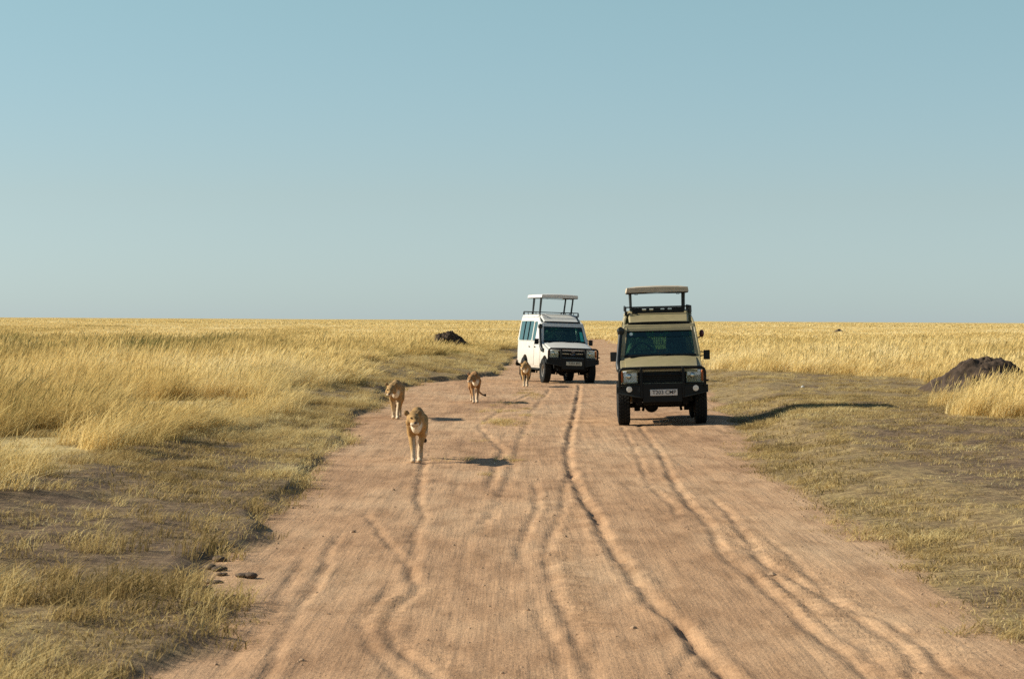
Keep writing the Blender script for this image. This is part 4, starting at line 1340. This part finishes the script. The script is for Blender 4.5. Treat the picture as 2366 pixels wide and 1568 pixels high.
def lioness(label, x, y, yaw, head, head_yaw, head_pitch, fl, fr, hl, hr, tail, scale=1.0, coat=(0.43, 0.255, 0.098)):
    """faces -Y; head = (x, y, z) of the skull; fl.. = forward swing of each paw (m), lift"""
    mb = MB()
    # trunk: deep chest, tucked belly, strong hips
    mb.ball((0, 0.06, 0.645), (0.122, 0.24, 0.225), 18, 12)
    mb.ball((0, 0.40, 0.635), (0.130, 0.38, 0.195), 18, 12)
    mb.ball((0, 0.78, 0.665), (0.114, 0.32, 0.160), 18, 12)
    mb.ball((0, 1.03, 0.660), (0.122, 0.24, 0.180), 18, 12)
    mb.ball((0, 0.03, 0.735), (0.080, 0.17, 0.098), 14, 10)        # shoulder blades
    mb.ball((0, -0.13, 0.585), (0.088, 0.11, 0.135), 14, 10)       # breast
    H = Vector(head)
    q = 1.10
    nb = Vector((0, -0.05, 0.70))
    mb.limb([nb, nb.lerp(H, 0.5) + Vector((0, 0, 0.02)), H + Vector((0, 0.09, 0.0))], [0.132, 0.114, 0.096])
    hr_ = Matrix.Rotation(head_yaw, 3, 'Z') @ Matrix.Rotation(head_pitch, 3, 'X')
    hp = lambda a, b_, c: H + hr_ @ Vector((a * q * 1.05, b_ * q, c * q))
    mb.ball(hp(0, 0.0, 0.008), (0.100, 0.125, 0.094), 16, 12, hr_)
    mb.ball(hp(0, -0.075, 0.026), (0.070, 0.095, 0.054), 14, 10, hr_)   # brow
    for s in (-1, 1):
        mb.ball(hp(s * 0.062, -0.03, -0.040), (0.054, 0.074, 0.060), 12, 8, hr_)  # cheeks
        mb.ball(hp(s * 0.030, -0.190, -0.050), (0.038, 0.052, 0.036), 12, 8, hr_)  # whisker pads
    mb.limb([hp(0, -0.08, -0.012), hp(0, -0.205, -0.036)], [0.068, 0.052])
    mb.ball(hp(0, -0.165, -0.082), (0.042, 0.060, 0.028), 12, 8, hr_)
    for s in (-1, 1):
        mb.ball(hp(s * 0.088, 0.040, 0.084), (0.046, 0.024, 0.050), 12, 8, hr_ @ Matrix.Rotation(s * R(25), 3, 'Y'))
    # legs
    for s, (sw, lift) in ((-1, fl), (1, fr)):
        px = s * 0.050
        paw = Vector((px, 0.00 - sw, 0.035 + lift))
        wrist = Vector((px, 0.035 - sw * 0.92 + lift * 0.5, 0.145 + lift))
        elbow = Vector((s * 0.080, 0.115 - sw * 0.35, 0.405 + lift * 0.3))
        sh = Vector((s * 0.078, -0.02, 0.60))
        mb.limb([sh, elbow, wrist.lerp(elbow, 0.5), wrist, paw + Vector((0, 0.02, 0.01))], [0.088, 0.058, 0.046, 0.039, 0.038])
        mb.ball(paw + Vector((0, -0.035, -0.002)), (0.047, 0.066, 0.034), 12, 8)
    for s, (sw, lift) in ((-1, hl), (1, hr)):
        px = s * 0.062
        paw = Vector((px, 1.04 - sw, 0.035 + lift))
        hock = Vector((px, 1.15 - sw * 0.85 + lift * 0.4, 0.245 + lift))
        knee = Vector((s * 0.095, 0.87 - sw * 0.45, 0.425 + lift * 0.4))
        hip = Vector((s * 0.068, 1.03, 0.63))
        mb.limb([hip, knee, knee.lerp(hock, 0.55), hock, paw + Vector((0, 0.03, 0.01))], [0.112, 0.078, 0.050, 0.039, 0.036])
        mb.ball(paw + Vector((0, -0.035, -0.002)), (0.043, 0.062, 0.033), 12, 8)
    # tail
    tp = [Vector((0, 1.20, 0.72))] + [Vector(t) for t in tail]
    rad = [0.040] + [0.030 - 0.012 * i / len(tail) for i in range(len(tail))]
    mb.limb(tp, rad)
    mb.ball(tp[-1], (0.034, 0.034, 0.045), 10, 8)
    me = fuse(mb, 'lioness', 0.0125, 5, 0.5)
    n = len(me.vertices)
    co = np.zeros(n * 3, np.float32)
    me.vertices.foreach_get('co', co)
    co = co.reshape(-1, 3).astype(float)
    X, Y, Z = co[:, 0], co[:, 1], co[:, 2]
    base = np.array(coat)
    C = np.tile(base, (n, 1))
    back = np.array([c * 0.78 for c in coat])
    pale = np.array([0.78, 0.67, 0.49])
    dark = np.array([0.035, 0.026, 0.020])

    def mixin(w, c):
        nonlocal C
        w = np.clip(w, 0, 1)[:, None]
        C = C * (1 - w) + c * w
    mixin(sstep(0.58, 0.86, Z) * 0.85, back)
    mot = fbm(X * 14, Y * 9 + Z * 11, 201, 3)
    mixin(sstep(0.5, 0.7, mot) * 0.35, back * 0.75)
    mixin(sstep(0.56, 0.44, Z) if False else (1 - sstep(0.40, 0.52, Z)) * (Y > 0.1) * (Y < 0.75) * sstep(0.36, 0.42, Z) * 0.7, pale)       # belly
    mixin((1 - sstep(-0.16, -0.04, Y)) * sstep(0.36, 0.44, Z) * (1 - sstep(0.58, 0.68, Z)) * (1 - sstep(0.07, 0.13, np.abs(X))) * (Y > -0.30) * 0.95, pale * 1.08)   # breast
    mixin((1 - sstep(0.035, 0.075, np.abs(X))) * (1 - sstep(0.36, 0.44, Z)) * (Y < 0.4) * 0.55, pale)                                      # inner legs
    mixin((1 - sstep(0.10, 0.25, Z)) * 0.35, pale)
    inv = np.array(hr_.inverted())
    L = (co - np.array(H)) @ inv.T
    near_head = (np.linalg.norm(L, axis=1) < 0.28) & (L[:, 1] < 0.13)
    mixin(near_head * (1 - sstep(-0.105, -0.065, L[:, 2])) * (1 - sstep(-0.12, -0.04, L[:, 1])) * 0.85, pale)         # chin and jaw
    mixin(near_head * (1 - sstep(-0.20, -0.15, L[:, 1])) * (1 - sstep(-0.045, -0.02, L[:, 2])) * 0.8, pale)
    mixin(near_head * sstep(-0.022, -0.006, -np.abs(L[:, 2] + 0.080)) * (L[:, 1] < -0.16) * 0.35, dark)      # mouth line
    for s in (-1, 1):
        e = np.linalg.norm((L - np.array([s * 0.052, -0.150, 0.034])) / np.array([1.2, 1, 0.8]), axis=1)
        mixin(near_head * (1 - sstep(0.014, 0.024, e)) * 0.7, dark)
        ear = np.linalg.norm(L - np.array([s * 0.102, 0.044, 0.092]), axis=1)
        mixin(near_head * (1 - sstep(0.03, 0.05, ear)) * sstep(0.02, 0.045, L[:, 1]), dark)
        mixin(near_head * (1 - sstep(0.015, 0.032, ear)) * (L[:, 1] < 0.03) * 0.6, dark * 3)
    dt = np.linalg.norm(co - np.array(tp[-1]), axis=1)
    mixin(1 - sstep(0.05, 0.08, dt), dark)
    at_ = me.attributes.new('coat', 'FLOAT_COLOR', 'POINT')
    at_.data.foreach_set('color', np.concatenate([C, np.ones((n, 1))], 1).astype(np.float32).ravel())
    me.materials.clear()
    me.materials.append(M['fur'])
    o = bpy.data.objects.new('lioness', me)
    col.objects.link(o)
    tag(o, label, 'lioness', 'lionesses walking along the dirt road')
    MB().ball(hp(0, -0.252, -0.026), (0.027, 0.014, 0.017), 10, 6, hr_).build('nose', M['nose'], o)
    for s in (-1, 1):
        MB().ball(hp(s * 0.046, -0.146, 0.032), 0.014, 8, 6).build('eye', M['eye'], o)
    c, sn = math.cos(yaw), math.sin(yaw)
    zs = [hz(x + c * px - sn * py, y + sn * px + c * py) for px, py in ((-0.06, -0.1), (0.06, -0.1), (0, 0.1))]
    zb = [hz(x + c * px - sn * py, y + sn * px + c * py) for px, py in ((-0.07, 1.0), (0.07, 1.0))]
    zf, zr = sum(zs) / 3, sum(zb) / 2
    o.rotation_euler = (math.atan2(zr - zf, 1.05), 0, yaw)
    o.location = (x, y, zf)
    o.scale = (scale, scale, scale)
    return o


px, py = at(962, 1066)
lioness('foremost lioness with bright white breast and raised ears stepping along bare dirt', px, py, R(1.5), (-0.048, -0.40, 0.695), R(8), R(4),
        (0.17, 0.0), (-0.02, 0.0), (-0.10, 0.0), (0.22, 0.0), [(0.02, 1.34, 0.52), (0.06, 1.44, 0.33), (0.12, 1.50, 0.27)], 0.98)
px, py = at(914, 968)
lioness('lioness with lowered head walking beside the grass bank, close behind the foremost one', px, py, R(1), (-0.09, -0.37, 0.665), R(-8), R(16),
        (-0.03, 0.0), (0.16, 0.0), (0.20, 0.0), (-0.10, 0.0), [(0.01, 1.33, 0.50), (0.00, 1.40, 0.30), (-0.02, 1.46, 0.24)], 1.0, (0.41, 0.255, 0.105))
px, py = at(1098, 931)
lioness('slim lioness with head turned aside and dark tail tip held out low', px, py, R(3), (-0.10, -0.30, 0.685), R(-18), R(8),
        (0.12, 0.0), (-0.05, 0.0), (-0.12, 0.0), (0.18, 0.0), [(0.06, 1.36, 0.48), (0.16, 1.44, 0.26), (0.26, 1.46, 0.18), (0.33, 1.46, 0.17)], 0.97, (0.36, 0.19, 0.075))
px, py = at(1214, 893)
lioness('last lioness, passing close beside the rear of the white vehicle', px, py, R(-1), (-0.05, -0.33, 0.690), R(-10), R(5),
        (0.15, 0.0), (-0.04, 0.0), (-0.10, 0.0), (0.18, 0.0), [(0.03, 1.34, 0.50), (0.05, 1.42, 0.30), (0.08, 1.47, 0.22)], 0.98, (0.44, 0.26, 0.10))


def driver(car, shirt, label):
    """seated person at the wheel, in car coordinates; set free at top level afterwards"""
    X0, Y0 = -0.38, 1.46
    bd = MB()
    bd.ball((X0, Y0 - 0.06, 1.965), (0.078, 0.098, 0.112), 14, 12)                 # head
    bd.ball((X0, Y0 - 0.125, 1.90), (0.052, 0.045, 0.048), 12, 8)
    bd.ball((X0, Y0 - 0.165, 1.952), (0.014, 0.020, 0.022), 8, 6)                 # nose
    for s in (-1, 1):
        bd.ball((X0 + s * 0.080, Y0 - 0.05, 1.955), (0.012, 0.022, 0.03), 8, 6)
    bd.limb([(X0, Y0 - 0.02, 1.88), (X0, Y0, 1.80)], [0.055, 0.060])
    hands = [(-0.16, 1.07, 1.64), (0.16, 1.07, 1.64)]
    for s, hd in ((-1, hands[0]), (1, hands[1])):
        hx = X0 + hd[0]
        bd.limb([(X0 + s * 0.27, Y0 - 0.20, 1.50), (hx + s * 0.015, hd[1] + 0.06, hd[2] - 0.02)], [0.042, 0.030])
        bd.ball((hx, hd[1] + 0.02, hd[2]), (0.040, 0.045, 0.035), 10, 8)
        for k in range(4):
            bd.limb([(hx - 0.028 + 0.018 * k, hd[1] + 0.0, hd[2] + 0.022), (hx - 0.028 + 0.018 * k, hd[1] - 0.035, hd[2] + 0.020),
                     (hx - 0.028 + 0.018 * k, hd[1] - 0.040, hd[2] - 0.012)], [0.0095, 0.009, 0.008])
        bd.limb([(hx - s * 0.035, hd[1] + 0.02, hd[2]), (hx - s * 0.045, hd[1] - 0.015, hd[2] - 0.02)], [0.011, 0.009])
    bd.ball((X0, Y0 + 0.03, 1.58), (0.155, 0.095, 0.24), 14, 10)
    me = fuse(bd, 'person', 0.009, 3, 0.4)
    me.materials.clear()
    me.materials.append(M['skin'])
    o = bpy.data.objects.new('person', me)
    col.objects.link(o)
    tag(o, label, 'person')
    sh = MB()
    sh.ball((X0, Y0 + 0.03, 1.58), (0.180, 0.120, 0.235), 16, 12)
    sh.ball((X0, Y0 + 0.01, 1.74), (0.175, 0.095, 0.075), 14, 10)
    sh.limb([(X0, Y0, 1.77), (X0, Y0 - 0.01, 1.81)], [0.075, 0.068])
    for s, hd in ((-1, hands[0]), (1, hands[1])):
        sh.limb([(X0 + s * 0.175, Y0, 1.745), (X0 + s * 0.27, Y0 - 0.20, 1.50), (X0 + hd[0] + s * 0.04, hd[1] + 0.15, hd[2] - 0.06)], [0.072, 0.060, 0.048])
    sme = fuse(sh, 'shirt', 0.011, 3, 0.4)
    sme.materials.clear()
    sme.materials.append(M[shirt])
    so = bpy.data.objects.new('shirt', sme)
    col.objects.link(so)
    so.parent = o
    MB().ball((X0, Y0 - 0.045, 1.995), (0.086, 0.100, 0.098), 14, 10).build('hair', M['hair'], o)
    o.matrix_world = car.matrix_world.copy()
    return o


driver(tan_car, 'shirt', 'person in khaki shirt at the wheel of the tan vehicle')
driver(white_car, 'shirt2', 'person in pale green shirt at the wheel of the white vehicle')


# ------------------------------------------------------------------ mounds, clods, weeds, stone
def mound(name, label, x, y, rx, ry, h, mat, seed, jag, notch=None, sink=0.15, pw=1.8):
    nu, nv = 110, 44
    vs, fs = [], []
    for j in range(nv + 1):
        t = j / nv
        for i in range(nu):
            a = 2 * math.pi * i / nu
            cx, cy = math.cos(a) * t, math.sin(a) * t
            nz = float(fbm(np.array([cx * 2.6 + seed]), np.array([cy * 2.6 - seed]), seed, 4)[0])
            nf = float(fbm(np.array([cx * 9 + seed]), np.array([cy * 9]), seed + 5, 5)[0])
            rr = 1 + 0.25 * (nz - 0.5)
            prof = (1 - t ** pw) ** 0.9 if t < 1 else 0
            zz = h * prof * (1 + jag * (nz - 0.5) * 2) + h * jag * 0.8 * (nf - 0.5) * (1 - t) ** 0.3 * 2
            X, Y_ = cx * rx * rr, cy * ry * rr
            if notch:
                d = math.hypot((X - notch[0]) / notch[2], (Y_ - notch[1]) / notch[3])
                zz -= notch[4] * math.exp(-d ** 4)
            vs.append((X, Y_, zz - sink * t))
    for j in range(nv):
        for i in range(nu):
            fs.append((j * nu + i, j * nu + (i + 1) % nu, (j + 1) * nu + (i + 1) % nu, (j + 1) * nu + i))
    m = MB().add(vs, fs)
    bm_ = m.mesh(name, mat, 0)
    b2 = bmesh.new()
    b2.from_mesh(bm_)
    bmesh.ops.remove_doubles(b2, verts=b2.verts, dist=1e-5)
    b2.to_mesh(bm_)
    b2.free()
    bm_.shade_smooth()
    bm_.set_sharp_from_angle(angle=R(50))
    o = bpy.data.objects.new(name, bm_)
    col.objects.link(o)
    o.location = (x, y, hz(x, y))
    tag(o, label, 'earth mound')
    return o


def at_d(u, y):
    """x of photo column u at distance y"""
    return (u - 1183) / F_DISP * y


mound('earth_mound', 'large dark earth mound with a burrow hole behind the golden grass clump', at_d(2278, 69), 69, 2.05, 1.5, 1.02, M['mound_dark'], 5, 0.22, (-0.30, -1.05, 0.22, 0.35, 0.30), pw=1.35)
mound('earth_mound', 'jagged dark termite mound standing in the grass beyond the bank', at_d(1038, 150), 150, 1.45, 0.9, 0.92, M['mound_dark'], 9, 0.42, pw=3.0)
mound('earth_mound', 'low brown mound far out on the open plain', at_d(1938, 330), 330, 1.3, 0.9, 0.85, M['mound'], 13, 0.25)

clods = [(458, 1352), (462, 1372), (470, 1392), (512, 1312), (515, 1322), (490, 1338), (478, 1308), (565, 1328), (550, 1372), (455, 1415), (430, 1412), (522, 1268), (515, 1290)]
clod_me = []
for k in range(3):
    m = MB()
    for q in range(4):
        m.ball((random.uniform(-.05, .05), random.uniform(-.06, .06), random.uniform(0.0, .03)), (random.uniform(.04, .07), random.uniform(.04, .08), random.uniform(.03, .055)), 9, 6)
    clod_me.append(m.mesh('dirt_clod', M['clod'], 40))
for k, (u, v) in enumerate(clods):
    x, y = at(u, v, 0.03)
    o = bpy.data.objects.new('dirt_clod', clod_me[k % 3])
    col.objects.link(o)
    o.location = (x, y, hz(x, y) + 0.005)
    o.rotation_euler = (0, 0, random.uniform(0, 6))
    s = random.uniform(0.45, 0.85)
    o.scale = (s * 1.1, s * 1.2, s * 0.8)
    tag(o, 'small dark clod of earth lying along the left edge of the road', 'clod', 'dark clods along the road edge')

x, y = at(1855, 896, 0.25)
st = MB().ball((0, 0, 0.03), (0.06, 0.05, 0.045), 9, 6).build('stone', M['stone'])
st.location = (x, y, hz(x, y))
tag(st, 'small pale stone on the short grass beyond the long vehicle shadow', 'stone')

weed_me = []
for k in range(2):
    m = MB()
    for q in range(5):
        a = random.uniform(0, 6.28)
        tip = Vector((math.cos(a) * 0.18 + 0.12, math.sin(a) * 0.18, random.uniform(0.7, 1.05)))
        m.tube([(0, 0, -0.05), tip * 0.5 + Vector((-0.03, 0, 0.03)), tip], [0.016, 0.012, 0.006], 5)
        for w in range(9):
            t = 0.35 + 0.65 * w / 9
            p = tip * t
            b = random.uniform(0, 6.28)
            d = Vector((math.cos(b), math.sin(b), 0.4)) * random.uniform(0.07, 0.13)
            s_ = d.cross(Vector((0, 0, 1))).normalized() * 0.025
            m.add([p, p + d * 0.5 + s_, p + d, p + d * 0.5 - s_, p + d * 0.5 + Vector((0, 0, -0.008))], [(0, 1, 2), (0, 2, 3), (0, 4, 1), (2, 1, 4), (2, 4, 3), (0, 3, 4)])
    weed_me.append(m.mesh('tall_weed', M['weed'], 0))
for k, (u, d) in enumerate([(70, 92), (160, 118), (248, 128), (300, 100), (505, 140), (742, 160), (838, 170), (215, 150)]):
    o = bpy.data.objects.new('tall_weed', weed_me[k % 2])
    col.objects.link(o)
    x = at_d(u, d)
    o.location = (x, d, hz(x, d))
    o.rotation_euler = (0, 0, random.uniform(-0.5, 0.5))
    tag(o, 'thin green weed standing above the golden grass left of the road', 'weed', 'green weeds in the tall grass')
